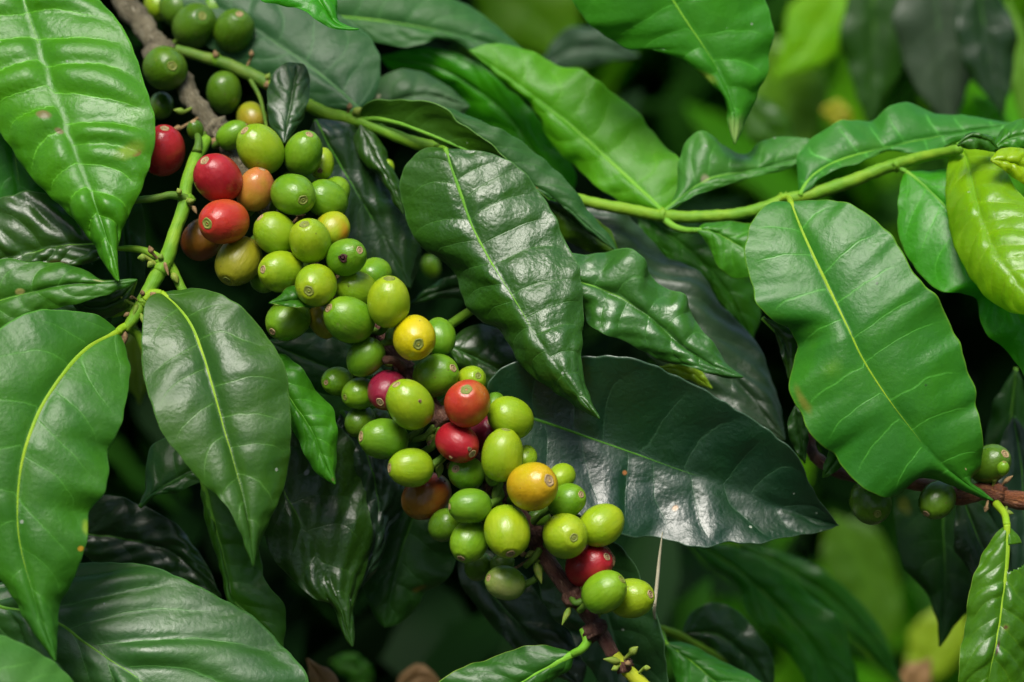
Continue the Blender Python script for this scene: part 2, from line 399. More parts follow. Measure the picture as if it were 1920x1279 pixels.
# ------------------------------------------------------------------ leaf builder
def leaf(label, look, M, L, R, d=0, eL=0, eR=0, N=9, q=.4, wave=0.5, wf=2.5, camber=1.5, sl=.13, cv=.07,
         spots=(), tune=None, nu=110, nv=18, rib=.75, pet=None, petr=1.0, name='coffee_leaf', group='coffee leaves', curl=1.4, midk=None, phase=None, ribe=.97, edgec=1.1, holes=None, crinkle=.13):
    """M midrib, L / R margins in photo pixels base to tip; d depth in mm along the midrib, eL / eR extra depth of each margin"""
    M = [tuple(p) for p in M]
    ends = (M[0], M[-1])
    m = spline(M, nu)
    tt = np.linspace(0, 1, nu)
    # denser sampling near both ends
    tt = .5 - .5 * np.cos(math.pi * tt) * (1 - .25 * np.abs(np.cos(math.pi * tt)) * 0)
    tt = .55 * tt + .45 * np.linspace(0, 1, nu)
    def smp(c):
        k = np.linspace(0, 1, len(c)); return np.stack([np.interp(tt, k, c[:, i]) for i in range(2)], -1)
    m = smp(spline(M, 400))
    l = smp(spline([ends[0]] + [tuple(p) for p in L] + [ends[1]], 400))
    r = smp(spline([ends[0]] + [tuple(p) for p in R] + [ends[1]], 400))
    arr = lambda a: np.interp(tt, np.linspace(0, 1, len(np.atleast_1d(a))), np.atleast_1d(a)) if np.ndim(a) else np.full(nu, float(a))
    dm, el, er = arr(d), arr(eL), arr(eR)
    if q < .6: q *= 1.5
    def rag(e, sd):                        # small irregularities of the margin
        q_ = np.random.RandomState((hash_str(label) + sd) % 99991).rand(8) * 6.28
        t_ = np.gradient(e, axis=0); t_ /= np.linalg.norm(t_, axis=1)[:, None] + 1e-9
        n_ = np.stack([t_[:, 1], -t_[:, 0]], -1); s_ = np.cumsum(np.r_[0, np.linalg.norm(np.diff(e, axis=0), axis=1)])
        w_ = 1.3 * np.sin(s_ / 11 + q_[0]) * np.sin(s_ / 27 + q_[1]) + .9 * np.sin(s_ / 6.3 + q_[2]) * np.sin(s_ / 41 + q_[3])
        return e + n_ * (w_ * np.clip(np.sin(math.pi * tt) * 4, 0, 1))[:, None]
    l = rag(l, 1); r = rag(r, 2)
    wl = np.linalg.norm(l - m, axis=1); wr = np.linalg.norm(r - m, axis=1)
    env = np.sin(math.pi * np.clip(tt, 0, 1)) ** .55
    seed = abs(hash_str(label)) % 9973
    rr = np.random.RandomState(seed)
    ph = rr.rand(8) * 6.28 if phase is None else np.full(8, phase)
    def dev(w):                            # where a margin bulges or pinches it also curls
        n_ = max(5, nu // 6); k_ = np.hanning(2 * n_ + 1); k_ /= k_.sum()
        lo = np.convolve(np.pad(w, n_, mode='edge'), k_, 'valid')
        return (w - lo) * PX * 1000 * np.clip(np.sin(math.pi * tt) * 3, 0, 1)
    dl_, dr_ = dev(wl), dev(wr)
    v = np.linspace(0, 1, nv + 1)[1:]; v = 1 - (1 - v) ** 1.25
    vs = np.concatenate([-v[::-1], [0], v]); nc = len(vs)
    X = np.zeros((nu, nc)); Y = np.zeros_like(X); Z = np.zeros_like(X)
    for j, vv in enumerate(vs):
        a = abs(vv); e, off, w = (l, el, wl) if vv < 0 else (r, er, wr)
        p = m + (e - m) * a
        X[:, j] = p[:, 0]; Y[:, j] = p[:, 1]
        s = 0 if vv < 0 else 2
        wv = wave * env * a ** 2.2 * (np.sin(6.283 * wf * tt + ph[s]) + .5 * np.sin(6.283 * wf * 1.9 * tt + ph[s + 1]))
        Z[:, j] = dm + off * env * a ** curl - camber * env * np.sin(math.pi * a ** .8) * .6 + wv * 2.0 - edgec * (dl_ if vv < 0 else dr_) * a ** 1.6
    V = P(X, Y, Z)
    U = np.repeat(tt[:, None], nc, 1); VV = np.repeat(vs[None], nu, 0); A = np.abs(VV)
    jit = .16 * np.sin(U * 13 + ph[4]) + .10 * np.sin(U * 29 + ph[5])
    vn = N * (U - sl * A - cv * A ** 3) + np.where(VV < 0, .35, 0) + jit * np.where(VV < 0, 1, -1) + 40
    gu = np.gradient(V, axis=0); gv = np.gradient(V, axis=1)
    nm = np.cross(gu, gv); nm /= np.linalg.norm(nm, axis=2)[..., None] + 1e-12
    tocam = C3 - V
    sgn = np.sign((nm * tocam).sum(2).mean() or 1.0)
    nm = nm * sgn
    fr = np.abs((vn % 1) - .5) * 2            # 1 on a vein, 0 between
    fr = 1 - fr
    ql = np.sin(fr * math.pi / 2) ** .6
    dist_ = (.75 + .5 * np.sin(vn.astype(int) * 2.3 + ph[6]))
    envq = np.clip(A * 5, 0, 1) * (1 - A ** 4) * env[:, None]
    lump = np.sin(U * 31 + 5 * VV + ph[6]) * np.sin(VV * 9 + U * 11 + ph[7]) * crinkle + np.sin(U * 17 - 4 * VV + ph[3]) * crinkle * .8
    V = V + nm * ((q * ql * envq * dist_ + lump * env[:, None] * .8) / 1000)[..., None]
    # sunken groove for the midrib
    V = V - nm * ((.12 * np.exp(-(A / .06) ** 2)) * env[:, None] / 1000)[..., None]
    base = Vector(V[0, nv])
    root = empty(name, base)
    tag(root, label, 'leaf', group)
    mt = leaf_mat('blade ' + str(seed), look, spots, tune)
    faces = grid_faces(nu, nc)
    if sgn < 0: faces = [f[::-1] for f in faces]
    if holes:                              # (u0,u1,vmin,vmax) eaten away
        keep = []
        for f in faces:
            cu = U.ravel()[list(f)].mean(); cvv = VV.ravel()[list(f)].mean()
            if not any(h(cu, cvv) for h in holes): keep.append(f)
        faces = keep
    b = mesh('blade', V.reshape(-1, 3) - np.array(base), faces, mt, root,
             {'UVMap': np.stack([U.ravel(), VV.ravel() * .5 + .5], -1), 'vein': np.stack([vn.ravel(), A.ravel()], -1)})
    so = b.modifiers.new('thickness', 'SOLIDIFY'); so.thickness = .00028; so.offset = -1
    if rib > 0:
        k = max(4, int(nu * ribe)); c = V[:k:2, nv] + nm[:k:2, nv] * .00012
        tube('midrib', c, np.array([rib, rib * .85, rib * .55, rib * .25, .05]) / 1000, MID[midk or MIDK[look]], root, base, seg=8, flat=.6)
    if pet:
        pts = [tuple(p) + ((dm[0],) if len(p) == 2 else ()) for p in pet]
        pts = spline(pts + [(M[0][0], M[0][1], dm[0])], 20)
        tube('petiole', P(pts[:, 0], pts[:, 1], pts[:, 2]), np.array([petr * 1.15, petr, rib * 1.05]) / 1000, MID[midk or MIDK[look]] if look not in ('dark', 'deep') else STEM, root, base, seg=10, lump=.05)
    return root

def hash_str(s):
    h = 7
    for c in s: h = (h * 31 + ord(c)) & 0xffffff
    return h

def simple_leaf(label, look, M, w, d, **k):
    """leaf given by its midrib and half width only"""
    m = spline(M, 9); t = np.gradient(m, axis=0); t /= np.linalg.norm(t, axis=1)[:, None]
    nrm = np.stack([t[:, 1], -t[:, 0]], -1)
    prof = np.array([.0, .45, .80, .98, 1.0, .88, .62, .30, 0])
    jl = 1 + .08 * np.sin(np.arange(9) * 2.1 + hash_str(label) % 6)
    L = (m + nrm * (w * prof * jl)[:, None])[1:-1]; R = (m - nrm * (w * prof / jl)[:, None])[1:-1]
    k.setdefault('nu', 40); k.setdefault('nv', 8)
    return leaf(label, look, M, L, R, d=d, **k)

# ------------------------------------------------------------------ fruit builder
def cherry_mesh(A, B, seed, seg=40, rings=30):
    r = np.random.RandomState(seed); ph = r.rand(6) * 6.28
    a = np.linspace(0, 2 * math.pi, seg, endpoint=False)
    V = []; 
    for i in range(1, rings):
        t = math.pi * i / rings
        z = math.cos(t); rad = math.sin(t) ** .86
        zz = z
        if z > 0: zz = .965 * (1 - (1 - z) ** 1.03) if z < .9 else min(z, .965)
        zz = min(zz, .957 + .008 * (1 - z) * 0)
        taper = 1 - .035 * z - .02 * (z < 0) * z * z
        seam = 1 - .014 * np.exp(-((np.abs(np.sin(a)) / .16) ** 2)) * rad   # shallow seam between the two seeds
        lump = 1 + .012 * np.sin(2 * a + ph[0] + 2 * z) + .010 * np.sin(3 * a + ph[1] - 3 * z)
        R = B * rad * taper * seam * lump * (1, 1.0)[0]
        V.append(np.stack([np.cos(a) * R * .97, np.sin(a) * R * 1.02, np.full(seg, A * zz)], -1))
    V = np.vstack(V); F = grid_faces(rings - 1, seg, True)
    F = [f[::-1] for f in F]
    n = len(V)
    V = np.vstack([V, [0, 0, A * .957], [0, 0, -A * .985]])
    for j in range(seg):
        F.append((n, j, (j + 1) % seg)); F.append((n + 1, (rings - 2) * seg + (j + 1) % seg, (rings - 2) * seg + j))
    return V, F

def scar_mesh(A, B, seed, size=1.0):
    pr = [(0, -.035), (.025, -.03), (.045, .02), (.07, .028), (.085, .004), (.13, .002), (.165, .016), (.19, .034), (.215, .030), (.24, -.004), (.27, -.06)]
    seg = 22; a = np.linspace(0, 2 * math.pi, seg, endpoint=False); r = np.random.RandomState(seed)
    k = 1 + .07 * np.sin(2 * a + r.rand() * 6) + .05 * np.sin(5 * a + r.rand() * 6)
    V = [(0, 0, A * .957 + pr[0][1] * B)]
    for rr, h in pr[1:]:
        for j in range(seg): V.append((math.cos(a[j]) * rr * B * k[j] * size, math.sin(a[j]) * rr * B * k[j] * size, A * .957 + h * B))
    F = [(0, 1 + j, 1 + (j + 1) % seg) for j in range(seg)]
    F += grid_faces(len(pr) - 1, seg, True, 1)
    return np.array(V), F

BRANCH = [(225, -30, 70), (250, 25, 66), (290, 75, 60), (330, 130, 52), (360, 185, 44), (402, 240, 34), (440, 300, 26), (480, 370, 18), (540, 440, 12), (600, 520, 7),
          (665, 590, 3), (715, 640, 0), (757, 692, -2), (795, 740, -4), (828, 785, -5), (880, 845, -5), (935, 915, -4), (990, 990, -3), (1015, 1035, -4),
          (1055, 1090, -5), (1090, 1135, -6), (1122, 1180, -6), (1150, 1228, -7)]
BR = spline(BRANCH, 300)

def cherries(rows):
    it = []
    for (label, skin, cx, cy, rl, rw, kx, ky, front, d) in rows:
        it.append(dict(label=label, skin=skin, c=(cx, cy), rl=rl * 1.055, rw=rw * 1.065, k=(kx, ky), f=front, d=float(d)))
    # slide overlapping fruit apart in depth only
    for _ in range(160):
        for i in range(len(it)):
            for j in range(i + 1, len(it)):
                a, b = it[i], it[j]
                s = math.hypot(a['c'][0] - b['c'][0], a['c'][1] - b['c'][1])
                rs = (a['rl'] + a['rw'] + b['rl'] + b['rw']) / 2 * .95
                if s < rs:
                    need = math.sqrt(rs * rs - s * s) * PX * 1000
                    dd = b['d'] - a['d']
                    if abs(dd) < need:
                        push = (need - abs(dd)) * .5 * (1 if dd >= 0 else -1)
                        a['d'] -= push * .6; b['d'] += push * .6
    for n, c in enumerate(it):
        k = (D + c['d'] / 1000) / D; mm = PX * k
        A0, B = c['rl'] , c['rw']
        dx, dy = c['k'][0] - c['c'][0], c['k'][1] - c['c'][1]
        kd = math.hypot(dx, dy)
        if kd < 1: dx, dy, kd = 0.0, -1.0, 1.0
        rl = max(c['rl'], kd * 1.0)
        c2 = 1 - (rl * rl - kd * kd) / (B * B)
        c2 = min(max(c2, .02), .999)
        cphi = math.sqrt(c2)
        A = min(max(kd / cphi / .96, B * 1.06), B * 1.20)
        cphi = min(kd / A / .957, .999)
        if kd > A * .93: A = min(rl, B * 1.32); cphi = .985
        dirc = Vector((dx / kd * cphi, -dy / kd * cphi, math.sqrt(1 - cphi * cphi) * (1 if c['f'] else -1)))
        wd = Vector(R3 @ np.array(dirc)).normalized()
        loc = Vector(P(c['c'][0], c['c'][1], c['d']))
        o = empty('coffee_cherry', loc)
        o.rotation_mode = 'QUATERNION'
        qz = wd.to_track_quat('Z', 'Y')
        spin = rng.random() * 6.28
        o.rotation_quaternion = qz @ Matrix.Rotation(spin, 4, 'Z').to_quaternion()
        tag(o, c['label'], 'coffee cherry', 'coffee cherries along the branch')
        V, F = cherry_mesh(A * mm, B * mm, n)
        mesh('skin', V, F, SKINM[c['skin']], o)
        V, F = scar_mesh(A * mm, B * mm, n, rng.uniform(.82, 1.12) if c['rw'] > 22 else 1.5)
        mesh('calyx_scar', V, F, SCART if (n % 3 or c['skin'] in ('red', 'maroon', 'orred')) and c['skin'] not in ('gold', 'orred') else SCARG, o)
        # stalk from the far pole to the branch
        far = loc - wd * A * mm * .97
        dist = np.hypot(BR[:, 0] - c['c'][0], BR[:, 1] - c['c'][1])
        b = int(dist.argmin())
        if dist[b] < 120 and c['f']:
            bp = Vector(P(BR[b, 0], BR[b, 1], BR[b, 2]))
            mid = far - wd * .004
            if (bp - far).length < .022:
                q = o.rotation_quaternion.to_matrix().to_4x4(); inv = (Matrix.Translation(loc) @ q).inverted()
                pts = spline([tuple(far + wd * .001), tuple(mid * .6 + bp * .4), tuple(bp)], 8)
                Vt, Ft, uv = tube_arrays(pts, [.0013, .0010, .0013], seg=8, lump=.12, seed=n)
                Vt = np.array([tuple(inv @ Vector(p)) for p in Vt])
                mesh('stalk', Vt, Ft, STALK, o, {'UVMap': uv})
        c['obj'] = o; c['A'] = A * mm; c['B'] = B * mm
    return it

def on_surface(c, x, y, r, mat, name):
    """a small round blemish lying on fruit c where the photo pixel x,y hits it"""
    o = c['obj']; M = Matrix.Translation(o.location) @ o.rotation_quaternion.to_matrix().to_4x4(); inv = M.inverted()
    a = inv @ Vector(cam.location); b = inv @ Vector(P(x, y, 0)); dr = (b - a).normalized()
    S_ = Vector((1 / c['B'], 1 / c['B'], 1 / c['A']))
    aa = Vector([a[i] * S_[i] for i in range(3)]); dd = Vector([dr[i] * S_[i] for i in range(3)])
    A_, B_, C_ = dd.dot(dd), 2 * aa.dot(dd), aa.dot(aa) - 1
    disc = B_ * B_ - 4 * A_ * C_
    if disc < 0: return
    t = (-B_ - math.sqrt(disc)) / (2 * A_); p = a + dr * t
    nn = Vector((p[0] / c['B'] ** 2, p[1] / c['B'] ** 2, p[2] / c['A'] ** 2)).normalized()
    q = nn.to_track_quat('Z', 'Y'); V = [tuple(p + nn * .00025)]; F = []
    rr = random.Random(int(x)); seg = 16
    for k, (ra, h) in enumerate(((.45, .0002), (.8, .00022), (1.0, -.0005))):
        for j in range(seg):
            an = j / seg * 6.283; w = r * ra * (1 + .12 * math.sin(3 * an + x) + .08 * math.sin(5 * an))
            V.append(tuple(p + (q @ Vector((math.cos(an) * w, math.sin(an) * w, 0))) + nn * h))
    F = [(0, 1 + j, 1 + (j + 1) % seg) for j in range(seg)] + grid_faces(3, seg, True, 1)
    mesh(name, V, F, mat, o)

# ------------------------------------------------------------------ stems
ALLC = [BR]
def px_tube(name, pts, rad_px, mat, parent=None, origin=None, n=60, **k):
    c = spline(pts, n); ALLC.append(c)
    r = np.array(rad_px, float) * PX
    return tube(name, P(c[:, 0], c[:, 1], c[:, 2]), r, mat, parent, origin, **k)

def bud(parent, origin, x, y, d, r, ang, mat, length=1.6, name='bud'):
    """small pointed bud, ang = direction of its tip in the picture (degrees, 0 right, 90 up)"""
    cc = np.vstack(ALLC); di = np.hypot(cc[:, 0] - x, cc[:, 1] - y) + np.abs(cc[:, 2] - d) * .8; an = cc[di.argmin()]
    d = an[2] + (d - an[2]) * .35; anc = Vector(P(*an))
    base = Vector(P(x, y, d)); dr = Vector(R3 @ np.array([math.cos(math.radians(ang)), math.sin(math.radians(ang)), .35])).normalized()
    ln = r * PX * 2 * length; pts = [base + dr * (ln * t) for t in (0, .15, .35, .6, .85, 1.0)]
    V, F, uv = tube_arrays(np.array([tuple(p) for p in [anc, anc * .5 + base * .5] + pts]), np.array([.5, .42, .55, .9, 1.0, .8, .4, .12]) * r * PX, seg=9, lump=.15, seed=int(x + y))
    return mesh(name, V - np.array(origin), F, mat, parent, {'UVMap': uv})

def node_ring(parent, origin, x, y, d, r, mat, seed, name='node', axis=(0.6, -.8)):
    """knobbly leaf scar round the branch"""
    ax = Vector(R3 @ np.array([axis[0], axis[1], 0])).normalized()
    c = Vector(P(x, y, d)); pts = np.array([tuple(c + ax * PX * r * t) for t in (-.7, -.45, -.2, 0, .25, .5, .7)])
    V, F, uv = tube_arrays(pts, np.array([.75, 1.0, 1.16, 1.12, 1.2, 1.0, .75]) * r * PX, seg=18)
    rr = np.random.RandomState(seed); cen = np.array(c)
    n = V - cen; V = cen + n * (1 + .13 * rr.randn(len(V)))[:, None]
    return mesh(name, V - np.array(origin), F, mat, parent, {'UVMap': uv})

# ------------------------------------------------------------------ ground, far planting and added unseen foliage
def soil():
    g = G('soil'); ob = g.obj()
    n = g.noise(ob, 1.6, 6, .65)
    col = g.mix(g.ramp(n, .35, .65), (.030, .022, .012), (.018, .040, .010))
    return g.surf(col, .95, g.bump(g.noise(ob, 14, 5), .8, .03))
bpy_verts = [(-60, -60, 0), (60, -60, 0), (60, 60, 0), (-60, 60, 0)]
gx = np.linspace(-60, 60, 61); GV = [(x, y, .05 * math.sin(x * .9) * math.cos(y * .7)) for x in gx for y in gx]
tag(mesh('ground', GV, [f[::-1] for f in grid_faces(61, 61)], soil()), kind='structure')

def mass_mat(name, a, b, tr=.12, ro=.65):
    g = G(name); ob = g.obj()
    col = g.mix(g.ramp(g.noise(ob, 9, 3), .35, .65), a, b)
    return g.surf(col, ro, g.bump(g.noise(ob, 60, 3), .3, .002), spec=.10, trans=tuple(min(1, c * 2.2 + .02) for c in b), tfac=tr)

def leaf_mass(name, label, cat, boxfn, count, size, mats, nu=7, nv=2, seed=1, droop=.55):
    """loose leaf-shaped blades spread through a volume: one mass"""
    r = np.random.RandomState(seed); V = []; F = []; MI = []
    for i in range(count):
        c = boxfn(r)
        if c is None: continue
        L = size * (.7 + .6 * r.rand()); Wd = L * (.17 + .06 * r.rand())
        az = r.rand() * 6.283; pit = -droop + .5 * r.randn() * .8
        t = np.array([math.cos(az) * math.cos(pit), math.sin(az) * math.cos(pit), math.sin(pit)])
        s = np.cross(t, [0, 0, 1]); s /= np.linalg.norm(s) + 1e-9
        rl = .5 * r.randn(); n = np.cross(s, t); s = s * math.cos(rl) + n * math.sin(rl); n = np.cross(s, t)
        o = len(V)
        for a in range(nu):
            u = a / (nu - 1); w = math.sin(math.pi * min(1, u * .98 + .01)) ** .8 * (1 - .35 * u)
            for b in range(-nv, nv + 1):
                v = b / nv
                V.append(c + t * L * (u - .5) + s * Wd * w * v + n * (.10 * L * (-abs(v) * .5 * w) - .16 * L * u * u + .02 * L * math.sin(u * 16) * abs(v)))
        k = 2 * nv + 1
        f = grid_faces(nu, k, False, o); F += f; MI += [r.randint(len(mats))] * len(f)
    me = mesh(name, np.array(V), F, mats[0])
    for m in mats[1:]: me.data.materials.append(m)
    me.data.polygons.foreach_set('material_index', MI)
    tag(me, label, cat, kind='stuff')
    return me
MA = mass_mat('foliage with painted shade', (.004, .020, .003), (.006, .030, .004))  # shade of the gaps put into a near-black leaf colour
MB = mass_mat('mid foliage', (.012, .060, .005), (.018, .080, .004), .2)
MC = mass_mat('foliage with painted sunlight', (.06, .28, .006), (.13, .38, .006), .45)  # sunlight on far leaves put into a bright leaf colour
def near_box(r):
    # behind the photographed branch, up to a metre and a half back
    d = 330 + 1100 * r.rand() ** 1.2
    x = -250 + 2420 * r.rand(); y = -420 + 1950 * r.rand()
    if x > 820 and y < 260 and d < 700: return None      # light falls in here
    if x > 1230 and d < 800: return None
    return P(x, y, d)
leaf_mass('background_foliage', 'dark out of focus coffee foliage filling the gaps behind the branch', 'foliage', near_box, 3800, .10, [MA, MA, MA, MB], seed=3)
def top_box(r):
    # unseen leaves added above the frame to keep light off the gaps behind
    p = np.array([-.55 + 1.0 * r.rand(), .06 + .9 * r.rand(), 1.62 + .5 * r.rand()])
    return None if p[0] > -.02 else p
leaf_mass('added_top_foliage', 'unseen coffee foliage added above the frame to shade the gaps behind', 'foliage', top_box, 1300, .12, [MA, MB], seed=9)
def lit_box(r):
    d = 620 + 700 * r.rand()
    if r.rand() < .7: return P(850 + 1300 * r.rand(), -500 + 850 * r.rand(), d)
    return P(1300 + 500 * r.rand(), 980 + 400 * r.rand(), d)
leaf_mass('painted_sunlit_foliage', 'blurred yellow green foliage far behind, top right and bottom right', 'foliage', lit_box, 700, .13, [MB, MC, MC], seed=21)  # its sunlit look comes from the brightened leaf colours
def far_row(r):
    return np.array([-4 + 8 * r.rand(), 2.4 + 1.2 * r.rand(), .1 + 2.6 * r.rand()])
leaf_mass('far_coffee_row', 'blurred row of coffee bushes far behind the branch', 'foliage', far_row, 2600, .22, [MA, MB, MB, MC], seed=5, nu=5, nv=1)
def back_row(r):
    return np.array([-6 + 12 * r.rand(), -3.6 - 1.4 * r.rand(), .1 + 5.6 * r.rand()])  # added out of view, tall enough to keep low sky out of reflections
leaf_mass('added_back_foliage', 'unseen foliage added behind the camera to darken reflections', 'foliage', back_row, 4200, .42, [MA, MB], seed=6, nu=4, nv=1)

def side_box(r):
    s = -1 if r.rand() < .5 else 1
    return np.array([s * (1.25 + .9 * r.rand()), -2.6 + 3.6 * r.rand(), .05 + 3.0 * r.rand()])  # added out of view so that sideways-facing leaves reflect less sky
leaf_mass('added_side_foliage', 'unseen foliage added left and right to darken side reflections', 'foliage', side_box, 3200, .26, [MA, MB], seed=12, nu=5, nv=1)

# ------------------------------------------------------------------ main fruiting branch
def root_at(name, x, y, d, label, cat, group=None):
    o = empty(name, Vector(P(x, y, d))); tag(o, label, cat, group); return o
br = root_at('fruiting_branch', 225, -30, 70, 'brown woody coffee branch running diagonally down the picture, carrying the fruit', 'branch')
bo = br.location
i0, i1 = 120, 232
def seg_tube(name, a, b, rads, mat, seed, lump=.1):
    c = BR[a:b]; tube(name, P(c[:, 0], c[:, 1], c[:, 2]), np.array(rads) * PX, mat, br, bo, seg=18, lump=lump, seed=seed)
seg_tube('old_wood', 0, 122, [28, 24, 19, 20, 16, 15, 17, 15, 16], BARKP, 1, .24)
seg_tube('brown_wood', 120, 300, [16, 16, 17, 18, 16, 15, 16, 15, 15, 16, 15, 16, 14, 13], BARK, 2, .07)
for (x, y, d, r, m, s) in ((300, 100, 56, 30, BARKP, 1), (402, 240, 34, 24, BARKP, 2), (452, 312, 25, 22, BARKP, 3), (560, 465, 10, 20, BARK, 4), (700, 622, 1, 18, BARK, 5), (757, 692, -2, 17, BARK, 6), (828, 783, -6, 21, BARK, 7),
                           (925, 905, -4, 20, BARK, 8), (1003, 1005, -4, 20, BARK, 9), (1078, 1118, -7, 20, BARK, 10), (1115, 1180, -7, 20, BARK, 11), (1172, 1248, -7, 15, BARK, 12)):
    node_ring(br, bo, x, y, d, r, m, s)
px_tube('green_shoot', [(1150, 1228, -7), (1175, 1255, -7), (1205, 1285, -7), (1235, 1320, -6)], [12, 13, 14, 14], green_mat('yellow green shoot', (.42, .46, .02), (.30, .40, .02)), br, bo, lump=.05)
for (x, y, d, r, a, m, l) in ((1160, 1240, -14, 7, 170, BUDG, 2.2), (1183, 1225, -14, 8, 45, BUDG, 1.2), (1208, 1252, -14, 6, 0, BUDG, 1.0), (1157, 1252, -16, 6, 200, BUDG, 1), (1177, 1247, -18, 6, 90, DRYB, .8),
                             (1068, 1140, -13, 6, 245, BUDG, 3.0), (1070, 1122, -15, 7, 20, DRYB, .9), (1090, 1105, -14, 7, 60, BUDG, 1.5), (1005, 1055, -10, 8, 285, BUDG, 2.6), (1000, 1035, -8, 7, 215, BUDG, 1.4), (985, 1040, -8, 6, 170, DRYB, 1.1),
                             (722, 672, -8, 7, 240, DRYB, 1.1), (735, 682, -8, 7, 190, BUDG, 1.1), (812, 815, -12, 8, 230, BUDG, 1.2), (806, 828, -15, 6, 250, DRYB, .8), (825, 868, -10, 8, 265, BUDG, 1.8), (840, 872, -9, 6, 320, DRYB, 1.0),
                             (832, 778, -16, 5, 240, DRYB, .8), (933, 918, -9, 7, 280, BUDG, 1.6), (925, 900, -9, 6, 120, DRYB, 1.2), (940, 950, -9, 6, 300, BUDG, 1.3), (345, 210, 24, 7, 170, BUDG, 1.5), (378, 275, 16, 7, 290, BUDG, 1.3), (398, 262, 16, 7, 300, DRYB, 1.6), (340, 240, 18, 6, 190, DRYB, 1.6),
                             (1090, 1215, -10, 6, 275, DRYB, .9), (960, 1070, -3, 6, 200, DRYB, 1.0), (570, 400, 6, 8, 200, DRYB, 1), (590, 418, 4, 7, 330, DRYB, 1), (632, 525, 0, 7, 60, DRYB, 1), (880, 1010, 0, 6, 80, DRYB, 1)):
    bud(br, bo, x, y, d, r, a, m, l, 'bud' if m is BUDG else 'dry_scale')
# short knobbly fruit spurs on the branch
for (pts, rad, m) in (([(757, 690, -6), (738, 676, -10), (722, 675, -13)], [9, 8, 8], BARK), ([(730, 600, -2), (730, 625, -7), (728, 640, -9)], [8, 7, 8], STALK), ([(702, 652, -5), (722, 642, -9), (738, 640, -6)], [6, 6, 8], STALK),
                      ([(770, 825, -6), (795, 820, -8), (815, 800, -8)], [6, 6, 8], STALK), ([(790, 850, -4), (812, 835, -9), (828, 805, -8)], [7, 7, 9], STALKD := STEMD), ([(936, 905, -8), (930, 930, -11), (938, 950, -11)], [8, 8, 7], STALK),
                      ([(985, 1062, -6), (998, 1050, -8), (1012, 1030, -7)], [6, 6, 7], STALK), ([(1090, 1128, -12), (1078, 1130, -12), (1072, 1122, -10)], [8, 6, 6], STALK), ([(370, 285, 14), (372, 262, 16), (368, 250, 20)], [10, 7, 6], STALK)):
    px_tube('fruit_spur', pts, rad, m, br, bo, n=14, lump=.12)

# green side stems
tw = root_at('green_side_stem', 402, 240, 34, 'bright green side stem zigzagging down the left of the fruit cluster', 'stem'); to = tw.location
px_tube('bark', [(385, 262, 22), (366, 300, 14), (350, 345, 8), (345, 385, 4), (330, 430, 0), (312, 485, -3), (300, 510, -4)], [13, 13, 12, 13, 12, 14, 15], STEM, tw, to, lump=.05, seg=16)
px_tube('bark', [(305, 495, -3), (285, 535, -5), (262, 575, -7), (245, 605, -9), (236, 618, -9)], [15, 14, 13, 12, 9], STEM, tw, to, lump=.06, seg=16)
px_tube('bark', [(312, 488, -2), (328, 515, -2), (345, 550, -3)], [11, 9, 9], STEM, tw, to, lump=.06)
px_tube('bark', [(238, 612, -8), (255, 625, -6), (268, 650, -4), (272, 670, -2)], [9, 8, 8, 6], STEM, tw, to, lump=.06)
px_tube('leaf_stalk', [(350, 372, 4), (325, 366, 2), (290, 372, 0), (255, 375, -2), (225, 380, -3)], [9, 7, 7, 7, 6], STEMD, tw, to, lump=.10)
for (x, y, d, r, s) in ((352, 374, 5, 15, 1), (308, 492, -3, 17, 2), (270, 568, -7, 15, 3)): node_ring(tw, to, x, y, d, r * .8, STEM, s, axis=(.35, .9))
for (x, y, d, r, a, m, l) in ((338, 362, -4, 6, 120, BUDG, .9), (352, 378, -4, 6, 10, BUDG, 1.2), (362, 388, -3, 5, 300, DRYB, 1.6), (272, 482, -10, 8, 190, BUDG, .9), (285, 474, -9, 6, 110, DRYB, 1.2), (299, 485, -11, 6, 60, BUDG, .9), (285, 492, -9, 7, 230, BUDG, .9),
                             (308, 492, -9, 4, 290, DRYB, 3.5), (325, 515, -7, 8, 300, BUDG, 1.2), (283, 555, -14, 6, 30, DRYB, 1.0), (268, 553, -14, 5, 100, DRYB, 1.0), (250, 558, -13, 4, 180, DRYB, 1.0), (240, 565, -11, 7, 150, BUDG, 1.3),
                             (258, 572, -12, 5, 250, BUDG, 2.4), (265, 590, -12, 5, 290, BUDG, 2.2), (282, 566, -12, 6, 290, DRYB, 1.4), (232, 622, -11, 9, 270, DRYB, 1.6), (242, 588, -10, 5, 210, DRYB, 1.2)):
    bud(tw, to, x, y, d, r, a, m, l, 'bud' if m is BUDG else 'dry_scale')

lt = root_at('green_side_stem', 330, 90, 52, 'green stem crossing the upper right, carrying leaves in pairs', 'stem'); lo = lt.location
px_tube('bark', [(330, 92, 54), (385, 108, 52), (430, 122, 50), (475, 142, 48), (515, 165, 46)], [9, 11, 12, 13, 13], STEMD, lt, lo, lump=.08)
px_tube('bark', [(505, 158, 46), (560, 188, 44), (610, 212, 42), (650, 222, 40), (700, 238, 38), (760, 262, 36), (850, 285, 36), (930, 320, 38), (990, 345, 38), (1060, 368, 38), (1150, 388, 38), (1240, 405, 38)], [12, 13, 13, 11, 12, 13, 11, 12, 12, 11, 12, 12], STEM, lt, lo, n=120, lump=.09, seg=14)
px_tube('bark', [(1235, 404, 38), (1300, 407, 38), (1360, 404, 38), (1420, 394, 38), (1470, 375, 38)], [12, 12, 12, 12, 13], STEM, lt, lo, lump=.09, seg=14)
px_tube('bark', [(1465, 377, 38), (1530, 362, 38), (1600, 338, 38), (1680, 308, 36), (1750, 290, 30), (1800, 280, 22)], [13, 13, 13, 12, 11, 10], STEM, lt, lo, lump=.09, seg=14)
